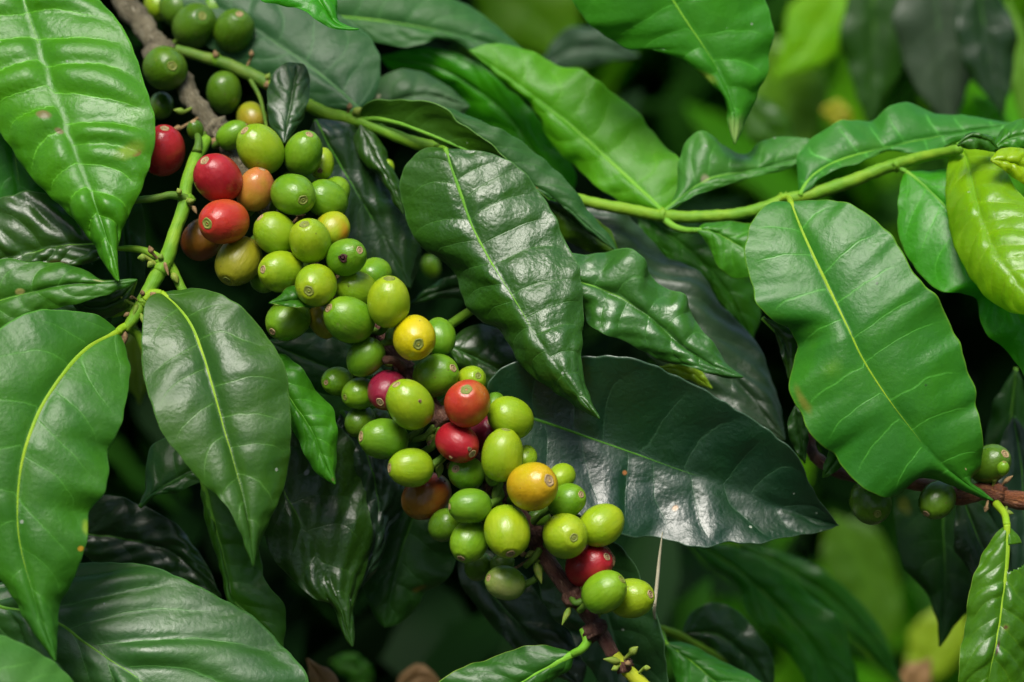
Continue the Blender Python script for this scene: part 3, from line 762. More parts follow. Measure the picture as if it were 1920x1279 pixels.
px_tube('leaf_stalk', [(470, 150, 47), (488, 185, 42), (495, 215, 36), (500, 240, 30)], [5, 4, 3.5, 3.5], STALK, lt, lo)
for (x, y, d, r) in ((1242, 403, 38, 14), (1468, 377, 38, 14), (1680, 310, 36, 13), (655, 222, 40, 14), (512, 162, 46, 14), (405, 112, 51, 13)): node_ring(lt, lo, x, y, d, r * .85, STEM, int(x), axis=(1, -.1))
for (x, y, d, r, a, m) in ((664, 212, 34, 9, 30, BUDG), (500, 165, 42, 7, 80, DRYB), (472, 106, 50, 6, 90, DRYB), (500, 148, 42, 6, 60, BUDG), (405, 108, 46, 7, 100, DRYB), (655, 205, 34, 6, 80, DRYB)):
    bud(lt, lo, x, y, d, r, a, m, 1.1, 'bud' if m is BUDG else 'dry_scale')

rb = root_at('orange_brown_twig', 1960, 945, 12, 'glossy orange brown twig at the right edge, under the largest wavy leaf', 'branch'); ro_ = rb.location
px_tube('bark', [(1980, 948, 12), (1920, 940, 12), (1880, 932, 12), (1850, 922, 12), (1800, 930, 14), (1740, 912, 16), (1690, 900, 18)], [19, 18, 17, 17, 18, 14, 13], BARKR, rb, ro_, lump=.08, seg=16)
node_ring(rb, ro_, 1870, 925, 12, 19, BARKR, 4, axis=(1, -.2)); node_ring(rb, ro_, 1800, 925, 14, 15, BARK, 5, axis=(1, -.2))
for (x, y, d, r, a, m, l) in ((1882, 905, 6, 5, 40, DRYB, 2.2), (1865, 903, 6, 6, 100, BUDG, 1.3), (1885, 960, 6, 6, 350, BUDG, 1.3), (1850, 950, 6, 5, 250, DRYB, 1.2)): bud(rb, ro_, x, y, d, r, a, m, l, 'bud' if m is BUDG else 'dry_scale')
px_tube('old_wood', [(1515, 800, 28), (1525, 850, 26), (1560, 880, 24), (1620, 895, 22), (1700, 902, 20)], [10, 12, 12, 12, 13], BARK, rb, ro_, lump=.15)

hs = root_at('hidden_green_twig', 845, 610, 30, 'short green twig between the dark leaves right of the yellow fruit', 'stem')
px_tube('bark', [(835, 615, 32), (860, 598, 30), (890, 578, 28), (930, 555, 26)], [9, 9, 8, 7], STEM, hs, hs.location)
hs2 = root_at('lower_right_green_twig', 1235, 1175, 60, 'pale green blurred twig low in the right half, behind the hanging dark leaf', 'stem')
px_tube('bark', [(1235, 1178, 60), (1270, 1190, 62), (1300, 1208, 66), (1360, 1240, 74), (1440, 1290, 80)], [8, 9, 9, 8, 8], STEM, hs2, hs2.location)

st = root_at('dry_straw', 1228, 1133, 10, 'thin pale dry straw standing upright beside the lowest fruit', 'straw')
px_tube('stem', [(1228, 1133, 6), (1231, 1100, 5), (1236, 1050, 3), (1242, 998, 0)], [3.4, 3.6, 2.8, .8], STRAW, st, st.location, seg=7, lump=.1)
px_tube('root_end', [(1228, 1132, 6), (1227, 1145, 8), (1228, 1160, 12)], [3.4, 3.0, 2.4], STRAW, st, st.location, seg=7, n=8)

# ------------------------------------------------------------------ the fruit: label, skin, centre x y, half length, half width, calyx x y, calyx faces us, depth
CH = cherries([
 ('dark green fruit high in the blurred upper cluster, brown eye facing right', 'dgreen', 365, 48, 41, 39, 384, 35, 1, 60),
 ('dark green fruit at the right of the blurred upper cluster, pale eye on its top', 'dgreen', 439, 57, 39, 35, 452, 30, 1, 59),
 ('lime green fruit peeping out below the right fruit of the upper cluster', 'lime', 455, 88, 26, 24, 472, 104, 0, 70),
 ('round dark green fruit beside the pale bark, small brown eye on its right', 'dgreen', 310, 128, 41, 39, 328, 128, 1, 44),
 ('upright oval green fruit alone right of the old bark, no eye showing', 'dgreen', 420, 174, 39, 32, 420, 210, 0, 50),
 ('pale green fruit cut by the top edge, leftmost of the upper cluster', 'lime', 297, 8, 30, 26, 290, -15, 0, 78),
 ('dull green fruit cut by the top edge above the brown eyed one', 'dgreen', 334, 14, 36, 34, 330, -10, 0, 72),
 ('green fruit cut by the top edge, right end of the upper cluster', 'green', 405, 12, 34, 31, 410, -12, 0, 70),
 ('half hidden dark green fruit between the big quilted leaf and the bark', 'dgreen', 302, 198, 26, 22, 302, 180, 0, 56),
 ('brownish ripening fruit blurred behind the narrow dark leaf', 'amber', 472, 222, 30, 27, 460, 200, 0, 48),
 ('tiny green fruit no bigger than a pea above the green side stem', 'dgreen', 366, 243, 19, 15, 363, 228, 1, 20),
 ('small bright green fruit leaning right beside the dried bark', 'green', 437, 253, 32, 24, 464, 238, 1, 22),
 ('red fruit half covered by the big quilted leaf', 'red', 306, 282, 49, 39, 312, 243, 1, 18),
 ('large yellow green oval fruit topping the sharp part of the cluster', 'lime', 488, 279, 48, 40, 461, 247, 1, 6),
 ('upright green fruit with a tan eye on top, at the upper right of the cluster', 'green', 569, 287, 44, 35, 582, 254, 1, 8),
 ('green fruit with a rusty mark, mostly hidden behind the upper right fruit', 'lime', 604, 307, 33, 22, 606, 280, 0, 20),
 ('bright red fruit with a tan tip, the topmost clear red one', 'red', 408, 334, 44, 41, 387, 303, 1, 0),
 ('tan and pink ripening fruit leaning beside the bright red one', 'tan', 479, 355, 43, 33, 492, 318, 1, 2),
 ('round green fruit with a ringed eye low on its right, beside the tan fruit', 'green', 550, 365, 40, 38, 571, 377, 1, -5),
 ('green fruit right of the ringed one, squared off at its right end', 'green', 613, 374, 37, 33, 646, 390, 0, 4),
 ('green fruit barely seen behind the squared off one', 'green', 628, 362, 31, 27, 640, 340, 0, 18),
 ('orange red fruit with a yellow ringed eye at its left', 'orred', 419, 416, 46, 41, 393, 421, 1, -5),
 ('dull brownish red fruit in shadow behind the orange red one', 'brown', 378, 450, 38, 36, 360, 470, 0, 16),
 ('yellow green fruit with a dark eye at its upper left, left of a twin', 'lime', 515, 437, 38, 36, 489, 409, 1, -7),
 ('yellow green fruit with a small brown ringed eye on its top centre', 'lime', 581, 451, 39, 36, 573, 422, 1, -12),
 ('yellow fruit with an orange red blushed shoulder', 'blush', 623, 430, 32, 31, 640, 404, 0, -2),
 ('green fruit with a round purple brown blemish and a pale eye', 'green', 650, 482, 41, 33, 676, 470, 1, -12),
 ('large dull yellow fruit turning orange, eye at its lower left', 'amber', 447, 490, 48, 40, 428, 526, 1, -1),
 ('yellow green fruit lying sideways with a ringed eye at its left end', 'lime', 526, 509, 42, 36, 496, 506, 1, -9),
 ('green fruit tucked behind the sideways one, only its left edge seen', 'green', 494, 520, 32, 25, 480, 500, 0, 2),
 ('round green fruit with a large ringed eye, above a small curled leaf', 'lime', 592, 535, 38, 37, 582, 546, 1, -16),
 ('green fruit showing only its top behind the yellow one and the tall one', 'green', 702, 514, 35, 29, 720, 500, 0, 2),
 ('bright yellow green fruit with one tiny dark fleck', 'lime', 669, 545, 41, 34, 700, 560, 0, -6),
 ('tall upright yellow green fruit with a flat brown tip on top', 'lime', 729, 566, 46, 39, 731, 523, 1, -16),
 ('large plain green fruit below the flecked one, eye on its left rim', 'green', 654, 599, 45, 40, 618, 578, 1, -14),
 ('green fruit with a dark scarred eye, lowest left of the upper cluster', 'green', 540, 600, 42, 36, 513, 622, 1, -5),
 ('narrow olive fruit turning orange between two green ones', 'olive', 605, 604, 33, 24, 620, 632, 0, 0),
 ('bright yellow fruit with a big olive ringed eye', 'gold', 777, 634, 41, 39, 786, 645, 1, -18),
 ('plain green fruit right behind the bright yellow one', 'green', 824, 631, 35, 29, 820, 600, 0, -2),
 ('green egg shaped fruit left of the bare bark knuckle', 'green', 685, 670, 38, 32, 660, 695, 0, -8),
 ('big green fruit under the bright yellow one, faint eye on its right', 'green', 818, 704, 43, 37, 850, 690, 1, -7),
 ('small green fruit at the far left with a pale eye, middle of the branch', 'green', 632, 715, 28, 26, 613, 717, 1, 0),
 ('green fruit touching the dark crimson one on its left', 'green', 674, 738, 31, 29, 648, 745, 1, -1),
 ('dark crimson fruit with a tan ringed eye', 'maroon', 726, 732, 41, 34, 714, 753, 1, -8),
 ('yellow green fruit with a small brown pock, leaning over the crimson one', 'lime', 768, 758, 47, 40, 744, 721, 1, -16),
 ('small green fruit peeping from behind the orange red round fruit', 'lime', 883, 715, 31, 27, 897, 704, 1, -4),
 ('round orange red fruit with a tan ringed eye near its top', 'orred', 876, 756, 42, 41, 875, 730, 1, -18),
 ('big yellow green fruit right of the round orange red one', 'lime', 958, 784, 44, 37, 990, 800, 0, -8),
 ('sliver of green fruit between the orange red one and its right neighbour', 'green', 929, 758, 22, 19, 930, 740, 0, 2),
 ('large green fruit lying sideways with its eye at the far left', 'green', 719, 823, 46, 37, 678, 818, 1, -12),
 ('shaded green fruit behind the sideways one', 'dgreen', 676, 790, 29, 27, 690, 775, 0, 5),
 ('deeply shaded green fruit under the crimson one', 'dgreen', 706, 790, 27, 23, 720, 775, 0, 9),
 ('bright red fruit at the middle of the branch, scarred at its lower right', 'red', 858, 830, 42, 35, 886, 850, 1, -16),
 ('crimson fruit squeezed between the red one and the yellow green oval', 'maroon', 915, 817, 36, 33, 921, 792, 1, -7),
 ('upright yellow green oval fruit in front of the crimson one', 'lime', 942, 853, 48, 38, 948, 808, 1, -20),
 ('yellow green fruit showing a narrow slice behind the upright oval', 'lime', 986, 858, 24, 20, 990, 840, 0, -6),
 ('yellow green fruit lying above the brownish red one, eye at its left end', 'lime', 770, 877, 43, 34, 731, 877, 1, -14),
 ('brownish red fruit with a green shoulder, hanging lowest on the left', 'brown', 800, 930, 45, 40, 832, 905, 0, -4),
 ('darker green fruit with a tan eye at its upper left, centre of the lower cluster', 'green', 874, 887, 34, 31, 855, 878, 1, -14),
 ('large orange yellow fruit, the most golden of the lower cluster', 'ochre', 999, 912, 48, 42, 1029, 899, 1, -22),
 ('lime fruit half hidden at the upper right of the golden one', 'lime', 1053, 894, 27, 23, 1070, 880, 0, -9),
 ('green fruit right of the golden one with a tan scar at its upper right', 'green', 1063, 939, 38, 31, 1089, 926, 1, -12),
 ('smooth green fruit lying sideways left of the large oval, eye at its left', 'green', 881, 949, 41, 32, 843, 950, 1, -18),
 ('dark green fruit partly hidden below the brownish red one', 'dgreen', 834, 985, 31, 29, 812, 1000, 0, -6),
 ('green fruit hanging with its eye at the bottom left, left of the large oval', 'green', 880, 1015, 38, 34, 865, 1045, 1, -12),
 ('large upright oval fruit with a dark eye at its bottom', 'lime', 951, 997, 48, 41, 957, 1036, 1, -20),
 ('round yellow green fruit with a small pale eye facing us, right of the bark', 'lime', 1060, 1005, 41, 40, 1075, 1005, 1, -18),
 ('yellow green fruit at the right rim of the lower cluster, over the big dark leaf', 'lime', 1128, 984, 41, 38, 1160, 965, 0, -12),
 ('red fruit with a cracked corky crown near the end of the branch', 'red', 1105, 1060, 44, 38, 1137, 1042, 1, -10),
 ('lowest left green fruit of the end pair', 'green', 1133, 1110, 41, 36, 1165, 1085, 1, -16),
 ('yellow green fruit at the far right of the end pair', 'lime', 1184, 1122, 42, 36, 1218, 1112, 1, -9),
 ('russet scarred green fruit hanging below the lower cluster', 'russet', 947, 1093, 42, 31, 916, 1082, 1, -10),
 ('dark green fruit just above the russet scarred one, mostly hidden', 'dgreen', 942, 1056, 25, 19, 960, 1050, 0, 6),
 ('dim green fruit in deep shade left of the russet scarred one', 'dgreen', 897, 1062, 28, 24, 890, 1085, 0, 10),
 ('dark green fruit glimpsed beneath the golden one', 'dgreen', 1010, 972, 29, 18, 1030, 970, 0, 2),
 ('olive green fruit under the largest wavy leaf, brown eye at its bottom', 'dgreen', 1633, 941, 40, 38, 1640, 961, 1, 10),
 ('drooping green fruit hanging from the orange brown twig', 'dgreen', 1757, 938, 37, 31, 1734, 962, 1, 8),
 ('green fruit on top of the orange brown twig at the right edge', 'dgreen', 1856, 870, 40, 34, 1880, 850, 1, 12),
 ('tiny green fruit in front of the larger one at the right edge', 'green', 1881, 878, 14, 11, 1882, 866, 1, -4),
 ('small blurred green fruit in the dark gap above the green twig', 'green', 808, 500, 22, 16, 815, 520, 0, 125),
 ('sliver of yellow green fruit behind the small twisted leaf', 'lime', 728, 314, 20, 11, 730, 330, 0, 34),
])
def fruit(word): return next(c for c in CH if word in c['label'])
on_surface(fruit('purple brown blemish'), 643, 484, .0016, SPOTM, 'blemish')
on_surface(fruit('tiny dark fleck'), 654, 536, .0005, SPOTM, 'blemish')
on_surface(fruit('small brown pock'), 787, 752, .0007, DRYB, 'blemish')
on_surface(fruit('rusty mark'), 600, 320, .0011, DRYB, 'blemish')
on_surface(fruit('green shoulder'), 834, 903, .0004, SPOTM, 'blemish')
on_surface(fruit('scarred at its lower right'), 880, 842, .0008, DRYB, 'blemish')
on_surface(fruit('scarred at its lower right'), 845, 858, .0007, DRYB, 'blemish')
# corky crown of the cracked red fruit
c = fruit('cracked corky'); o = c['obj']
pts = []
Mx = Matrix.Translation(o.location) @ o.rotation_quaternion.to_matrix().to_4x4(); inv = Mx.inverted()
for (x, y) in ((1096, 1024), (1112, 1026), (1126, 1032), (1138, 1041), (1146, 1052), (1148, 1062)):
    a = inv @ Vector(cam.location); b = inv @ Vector(P(x, y, 0)); dr = (b - a).normalized()
    tt = max(0, -a.dot(dr)); q = a + dr * tt
    q = Vector((q.x / c['B'], q.y / c['B'], q.z / c['A'])); q = q.normalized(); pts.append((q.x * c['B'], q.y * c['B'], q.z * c['A']))
V, F, uv = tube_arrays(np.array([tuple(Mx @ Vector(p)) for p in spline(pts, 20)]), [.0002, .0006, .0008, .0009, .0010, .0004], seg=8, lump=.4)
mesh('corky_crown', np.array([tuple(inv @ Vector(p)) for p in V]), F, DRYB, o, {'UVMap': uv})

# ------------------------------------------------------------------ the leaves (photo outline, own depth)
BR_ = (.10, .03, .015)
leaf('big quilted bright green leaf in the upper left corner, red brown spot near its edge', 'bright',
     [(20, -110), (45, 0), (75, 90), (105, 180), (135, 270), (170, 360), (200, 445), (222, 527)],
     [(-90, -60), (-120, 60), (-70, 165), (0, 246), (50, 320), (105, 378), (150, 420), (180, 464), (200, 500)],
     [(110, -80), (185, 0), (235, 60), (268, 150), (290, 225), (286, 290), (266, 350), (240, 405), (224, 437), (218, 485)],
     d=[25, 12, -2, -12, -18], eL=8, eR=4, N=13.5, q=3.0, sl=.07, cv=.05, wave=.3, crinkle=.12, midk='lime', rib=.42, ribe=.99,
     tune=dict(c=(.040, .205, .008), c2=(.057, .25, .007), vs=.6, bs=.35, ro=.36, sp=.5), spots=[(.665, .76, .012, .08, (.22, .05, .03), .6), (.655, .66, .03, .25, (.20, .34, .02), .2), (.52, -.22, .016, .10, (.20, .17, .06), .5), (.56, -.12, .012, .07, (.20, .17, .06), .5)])
leaf('dark glossy leaf with a brown hole mark, left edge below the quilted leaf', 'dark',
     [(222, 466), (185, 459), (130, 460), (60, 474), (0, 491), (-70, 512)], [(205, 430), (178, 405), (130, 375), (70, 361), (0, 372), (-60, 400)],
     [(205, 480), (160, 493), (110, 502), (50, 505), (0, 520), (-50, 530)], d=[2, 6, 8, 10], eL=5, eR=-2, N=8, q=1.3, crinkle=.5, spots=[(.40, .82, .07, .16, (.06, .012, .01), .3), (.40, .82, .10, .26, (.06, .06, .01), .3)],
     pet=[(305, 488, -3), (275, 472, 0), (245, 466, 1)], petr=1.2, midk='mid')
leaf('green leaf with pale scratches pointing right at the left edge', 'mid',
     [(-110, 600), (-30, 573), (60, 548), (130, 533), (195, 531), (257, 525)], [(-60, 510), (0, 487), (60, 492), (110, 495), (150, 504), (205, 528), (235, 526)],
     [(-60, 640), (0, 615), (60, 590), (130, 572), (190, 556), (232, 540)], d=[-8, -14, -16, -14], eL=4, eR=-1, N=8, q=.5, sl=.10, wave=.3,
     spots=[(.83, -.25, .05, .10, (.30, .34, .12), .5), (.42, -.10, .03, .10, (.30, .30, .08), .5)])
leaf('folded dark leaf tip under the scratched green leaf', 'dark', [(130, 560), (170, 575), (215, 565), (256, 527)], [(150, 545), (200, 545), (240, 530)], [(150, 585), (205, 592), (240, 575)], d=[-6, -8, -10], eR=3, N=5, q=.2, nu=50)
leaf('small dark glossy leaf squeezed above the lower left big leaf', 'deep', [(212, 592), (178, 606), (120, 640), (50, 690)], [(200, 580), (160, 559), (110, 565), (50, 600), (20, 650)], [(200, 622), (160, 665), (110, 700)],
     d=[-2, 4, 8], eL=4, eR=0, N=7, q=.8, crinkle=.6, pet=[(262, 572, -6), (238, 582, -5)], petr=1.3, nu=70)
leaf('large green leaf hanging at the left with a bright curved midrib', 'fresh',
     [(222, 622), (165, 652), (115, 706), (70, 780), (43, 860), (33, 940), (36, 1010), (55, 1090), (78, 1165), (104, 1240)],
     [(190, 596), (130, 583), (60, 585), (0, 615), (-70, 700), (-100, 820), (-70, 940), (-25, 1050), (20, 1112), (60, 1180), (88, 1220)],
     [(230, 640), (242, 685), (238, 745), (222, 808), (203, 845), (204, 880), (194, 925), (167, 960), (165, 1000), (150, 1054), (132, 1098), (112, 1130), (107, 1190)],
     d=[-12, -26, -36, -40, -42, -44], eL=3, eR=5, N=9, q=.75, sl=.10, cv=.08, wave=.5, rib=1.25, midk='yellow', camber=2.5, pet=[(238, 612, -9), (230, 615, -10)], petr=1.3, tune=dict(c=(.024, .135, .014), c2=(.034, .17, .012), vs=.3, ro=.42),
     spots=[(.66, .94, .010, .06, (.50, .30, .02), .5), (.60, .97, .03, .08, (.20, .34, .02), .3)])
leaf('long grey green leaf hanging left of centre with a yellow midrib and pale dust flecks', 'mid',
     [(302, 550), (333, 575), (360, 612), (380, 662), (400, 730), (418, 797), (437, 862), (455, 930), (467, 995), (475, 1062)],
     [(282, 556), (268, 605), (265, 655), (272, 715), (285, 762), (305, 812), (335, 852), (377, 902), (412, 934), (443, 980), (463, 1030)],
     [(335, 545), (392, 545), (435, 563), (478, 603), (512, 648), (535, 695), (543, 750), (545, 810), (543, 855), (532, 908), (510, 965), (487, 1015)],
     d=[-8, -18, -26, -30, -34, -36], eL=-3, eR=6, N=8.5, q=.45, sl=.07, cv=.06, wave=.6, rib=1.1, camber=3, midk='yellow', tune=dict(c=(.020, .085, .014), c2=(.030, .110, .012), ro=.34, vs=.4),
     pet=[(272, 562, -8), (285, 550, -8)], petr=1.3, spots=[(.90, .0, .02, .12, (.30, .30, .03), .2)])
leaf('small fresh green pointed leaf hanging right of the grey green leaf', 'fresh',
     [(500, 672), (547, 752), (583, 806), (604, 855), (620, 890), (628, 908)], [(495, 710), (520, 760), (545, 795), (568, 845), (592, 882), (613, 900)],
     [(530, 665), (555, 682), (580, 712), (590, 732), (620, 762), (631, 800), (631, 840), (628, 880)], d=[-4, -6, -8], eL=1, eR=4, N=9, q=.35, nu=90, spots=[(.965, 0, .02, .5, (.1, .12, .03), .3)])
leaf('large dark glossy leaf low left of the fruit with a purple blotch, thin bright midrib', 'dark',
     [(480, 790), (510, 868), (535, 926), (575, 1000), (608, 1068), (640, 1145), (661, 1212)],
     [(450, 820), (455, 900), (478, 960), (495, 1010), (515, 1046), (545, 1080), (573, 1110), (600, 1125), (622, 1132), (635, 1160), (650, 1195)],
     [(560, 770), (625, 790), (665, 835), (680, 872), (687, 930), (697, 1000), (691, 1040), (680, 1082), (672, 1112), (664, 1145), (663, 1185)],
     d=[12, 14, 14, 12], eL=1, eR=7, N=8, q=.9, crinkle=.9, wave=1.2, rib=.55, midk='mid', tune=dict(bs=.5), spots=[(.30, .65, .045, .20, (.03, .012, .02), .6), (.315, .35, .012, .05, (.3, .3, .3), .6)])
leaf('blackish glossy leaf between the purple blotched leaf and the fruit', 'deep',
     [(640, 770), (690, 860), (710, 950), (702, 1030), (678, 1100)], [(620, 850), (640, 950), (660, 1050)],
     [(715, 790), (745, 870), (757, 925), (743, 975), (720, 1030), (700, 1070)], d=[20, 22, 22], eL=2, eR=8, N=7, q=.8, crinkle=1.0, wave=1.5, tune=dict(c=(.010, .035, .022), c2=(.012, .045, .024), bs=.4))
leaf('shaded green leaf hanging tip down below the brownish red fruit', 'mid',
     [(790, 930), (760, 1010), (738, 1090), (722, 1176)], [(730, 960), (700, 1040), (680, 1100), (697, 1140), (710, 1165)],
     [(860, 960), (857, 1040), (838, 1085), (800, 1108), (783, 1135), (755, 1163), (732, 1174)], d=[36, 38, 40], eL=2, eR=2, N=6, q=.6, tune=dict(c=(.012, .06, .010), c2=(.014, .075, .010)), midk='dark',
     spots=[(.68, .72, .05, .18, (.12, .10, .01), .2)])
leaf('narrow leaf with a bright yellow green rim, bottom left of centre', 'olive',
     [(380, 895), (393, 950), (412, 1020), (425, 1080), (434, 1122), (465, 1152), (500, 1186), (530, 1222)], [(379, 930), (388, 985), (408, 1040), (419, 1090), (430, 1130), (470, 1170), (505, 1200)],
     [(420, 890), (455, 950), (478, 1010), (491, 1060), (494, 1085), (512, 1108), (532, 1132), (535, 1160), (531, 1200)], d=[14, 16, 16], eL=4, eR=3, N=9, q=.5, wave=.8, rib=1.2, midk='mid', tune=dict(c=(.022, .11, .008), c2=(.03, .13, .008)), nv=14)
leaf('short dark green leaf growing up from the shade, left of the narrow rimmed leaf', 'mid',
     [(262, 951), (288, 926), (330, 900), (385, 872), (430, 850)], [(272, 920), (275, 872), (290, 832), (330, 818), (385, 830)], [(292, 927), (330, 923), (362, 910), (405, 885)],
     d=[16, 18, 20], eL=5, eR=-1, N=6, q=.4, nu=60, tune=dict(c=(.012, .075, .012), c2=(.016, .09, .010)), midk='dark')
leaf('broad leaf at the bottom left with strong folded veins and a pale sheen', 'dark',
     [(-60, 1112), (0, 1137), (50, 1148), (107, 1168), (170, 1213), (240, 1260), (310, 1310), (400, 1380)],
     [(-20, 1100), (60, 1078), (110, 1062), (150, 1057), (215, 1056), (290, 1064), (350, 1090), (430, 1130), (485, 1165), (530, 1212), (580, 1280), (560, 1350)],
     [(-40, 1160), (20, 1210), (90, 1270), (160, 1320), (260, 1370)], d=[2, -8, -14, -16], eL=12, curl=1.1, eR=3, N=7.5, q=3.0, sl=.20, cv=.04, wave=.3, rib=1.0, crinkle=.35, midk='mid', nv=24, tune=dict(c=(.016, .085, .018), c2=(.022, .11, .014), ro=.42, vs=.5, sp=.7))
leaf('out of focus pale green leaf in the extreme lower left corner', 'mid', [(-180, 1190), (-90, 1235), (0, 1290), (90, 1345), (190, 1400)], [(-120, 1180), (-50, 1182), (0, 1192), (52, 1213), (100, 1243), (140, 1282), (185, 1340)],
     [(-120, 1260), (0, 1370), (90, 1410)], d=[-62, -64, -62], eL=12, eR=2, N=7, q=.3, tune=dict(ro=.5, c=(.03, .14, .03), c2=(.04, .16, .03)))
leaf('broad bluish green leaf behind the upper cluster, midrib running to the stem', 'grey',
     [(672, 204), (630, 165), (580, 125), (530, 90), (475, 52), (400, 10), (320, -40)], [(695, 190), (711, 150), (712, 108), (700, 80), (660, 45), (600, 8), (520, -30), (430, -60)],
     [(640, 206), (590, 198), (550, 182), (500, 155), (440, 120), (370, 70), (310, 10)], d=[48, 56, 62, 68], eL=6, eR=0, N=8, q=.8, pet=[(655, 218, 42), (664, 210, 44)], petr=1.6, midk='grey', tune=dict(c=(.018, .078, .030), c2=(.022, .092, .028)))
leaf('bright green leaf tip poking down from the top edge, left of centre', 'lime',
     [(530, -110), (575, -40), (605, 10), (632, 46), (672, 55)], [(480, -60), (490, 0), (535, 11), (575, 22), (600, 42), (635, 55)], [(610, -90), (628, -20), (631, 20), (632, 38), (650, 50)], d=[10, 6, 2], eL=-2, eR=4, N=7, q=.3, nu=70, tune=dict(c=(.04, .24, .008), c2=(.05, .28, .008), ro=.4))
leaf('grey green blurred leaf along the top edge, centre left', 'grey',
     [(560, 28), (640, 33), (700, 38), (780, 50), (860, 66), (940, 88), (990, 105)], [(600, -40), (700, -50), (800, -15), (865, 5), (905, 30), (945, 62), (975, 90)],
     [(600, 50), (660, 60), (720, 82), (775, 89), (820, 72), (852, 77), (885, 97), (940, 104)], d=[84, 84, 86], eL=6, eR=-2, N=8, q=.6, midk='lime', tune=dict(c=(.022, .10, .028), c2=(.028, .12, .028)))
leaf('long brilliant green blurred leaf sloping down right of the top centre', 'lime',
     [(1243, 398), (1215, 370), (1170, 328), (1120, 281), (1070, 236), (1010, 190), (950, 145), (880, 95)],
     [(1278, 380), (1280, 330), (1276, 302), (1252, 280), (1216, 240), (1192, 207), (1160, 184), (1122, 154), (1092, 131), (1042, 124), (1010, 104), (960, 87), (915, 84)],
     [(1185, 386), (1142, 365), (1112, 345), (1088, 318), (1060, 296), (1036, 270), (1022, 245), (1010, 214), (980, 180), (942, 150), (905, 118)], d=[50, 62, 66, 70], eL=4, eR=2, N=9, q=.8, sl=.05, wave=.8, midk='lime', rib=.9, tune=dict(c=(.085, .27, .006), c2=(.11, .31, .006)),
     pet=[(1243, 405, 40)], petr=1.2)
leaf('green leaf with a bright tip turned down, lying under the brilliant green leaf', 'bright',
     [(1060, 400), (1010, 300), (960, 225), (890, 165), (800, 120), (712, 105)], [(1080, 330), (1040, 262), (1000, 212), (940, 155), (880, 110), (830, 93), (765, 94)],
     [(1020, 380), (985, 320), (930, 262), (880, 222), (835, 168), (790, 143), (735, 130)], d=[84, 88, 92], eL=-2, eR=8, N=8, q=.7, midk='dark', tune=dict(c=(.032, .22, .006), c2=(.040, .26, .006), tr=.4))
leaf('bright leaf hanging from the top edge with a dark red spot and pale tip', 'bright',
     [(1190, -130), (1232, -50), (1282, 33), (1322, 92), (1353, 145), (1374, 205), (1378, 270)],
     [(1090, -90), (1068, -20), (1078, 10), (1108, 48), (1140, 68), (1182, 93), (1205, 90), (1245, 98), (1275, 108), (1305, 127), (1332, 152), (1352, 166), (1362, 195), (1366, 235)],
     [(1330, -140), (1410, -60), (1441, 20), (1450, 68), (1441, 105), (1440, 138), (1424, 160), (1414, 192), (1400, 222), (1388, 250)], d=[30, 34, 36, 34], eL=2, eR=6, N=8, q=1.3, sl=.09, wave=.8, midk='lime', rib=.8,
     spots=[(.745, -.80, .022, .22, (.16, .01, .02), .4), (.745, -.70, .05, .45, (.20, .32, .03), .2), (.95, 0, .07, 1.2, (.26, .42, .10), .2)], tune=dict(c=(.028, .19, .012), c2=(.036, .23, .012), ro=.38))
leaf('small folded leaf rising from the green stem, pale corky mark on its midrib', 'mid',
     [(1246, 398), (1270, 378), (1297, 356), (1330, 337), (1400, 322), (1460, 308), (1540, 284)], [(1268, 362), (1275, 300), (1290, 262), (1314, 246), (1355, 273), (1398, 291), (1428, 267), (1478, 257), (1520, 264)],
     [(1282, 378), (1330, 357), (1400, 336), (1468, 318), (1510, 302)], d=[38, 44, 48], eL=6, eR=-2, N=8, q=.4, midk='mid', rib=1.0, tune=dict(c=(.032, .155, .034), c2=(.038, .18, .030), sp=.3), spots=[(.30, .0, .035, .2, (.35, .36, .2), .4)])
leaf('long leaf above the green stem on the right, rippled upper edge and pale veins', 'fresh',
     [(1500, 366), (1520, 335), (1560, 308), (1600, 293), (1655, 280), (1720, 264), (1790, 251), (1900, 232)], [(1497, 335), (1495, 300), (1510, 275), (1552, 240), (1572, 228), (1640, 226), (1665, 202), (1692, 194), (1715, 198), (1745, 211), (1810, 218), (1870, 228)],
     [(1512, 357), (1548, 328), (1610, 306), (1668, 283), (1700, 286), (1745, 288), (1790, 265), (1845, 262), (1885, 248)], d=[36, 42, 48, 50], eL=7, eR=-3, N=8.5, q=.3, sl=-.02, cv=.02, wave=.6, midk='lime', rib=.9, tune=dict(c=(.026, .165, .030), c2=(.032, .19, .028), vs=.7, sp=.3))
leaf('dark little leaf curling behind the twin yellow leaves', 'mid', [(1795, 272), (1822, 256), (1850, 262), (1872, 280)], [(1808, 256), (1835, 250), (1862, 262)], [(1810, 278), (1840, 280), (1860, 284)], d=[10, 12], N=5, q=.2, nu=40, nv=8)
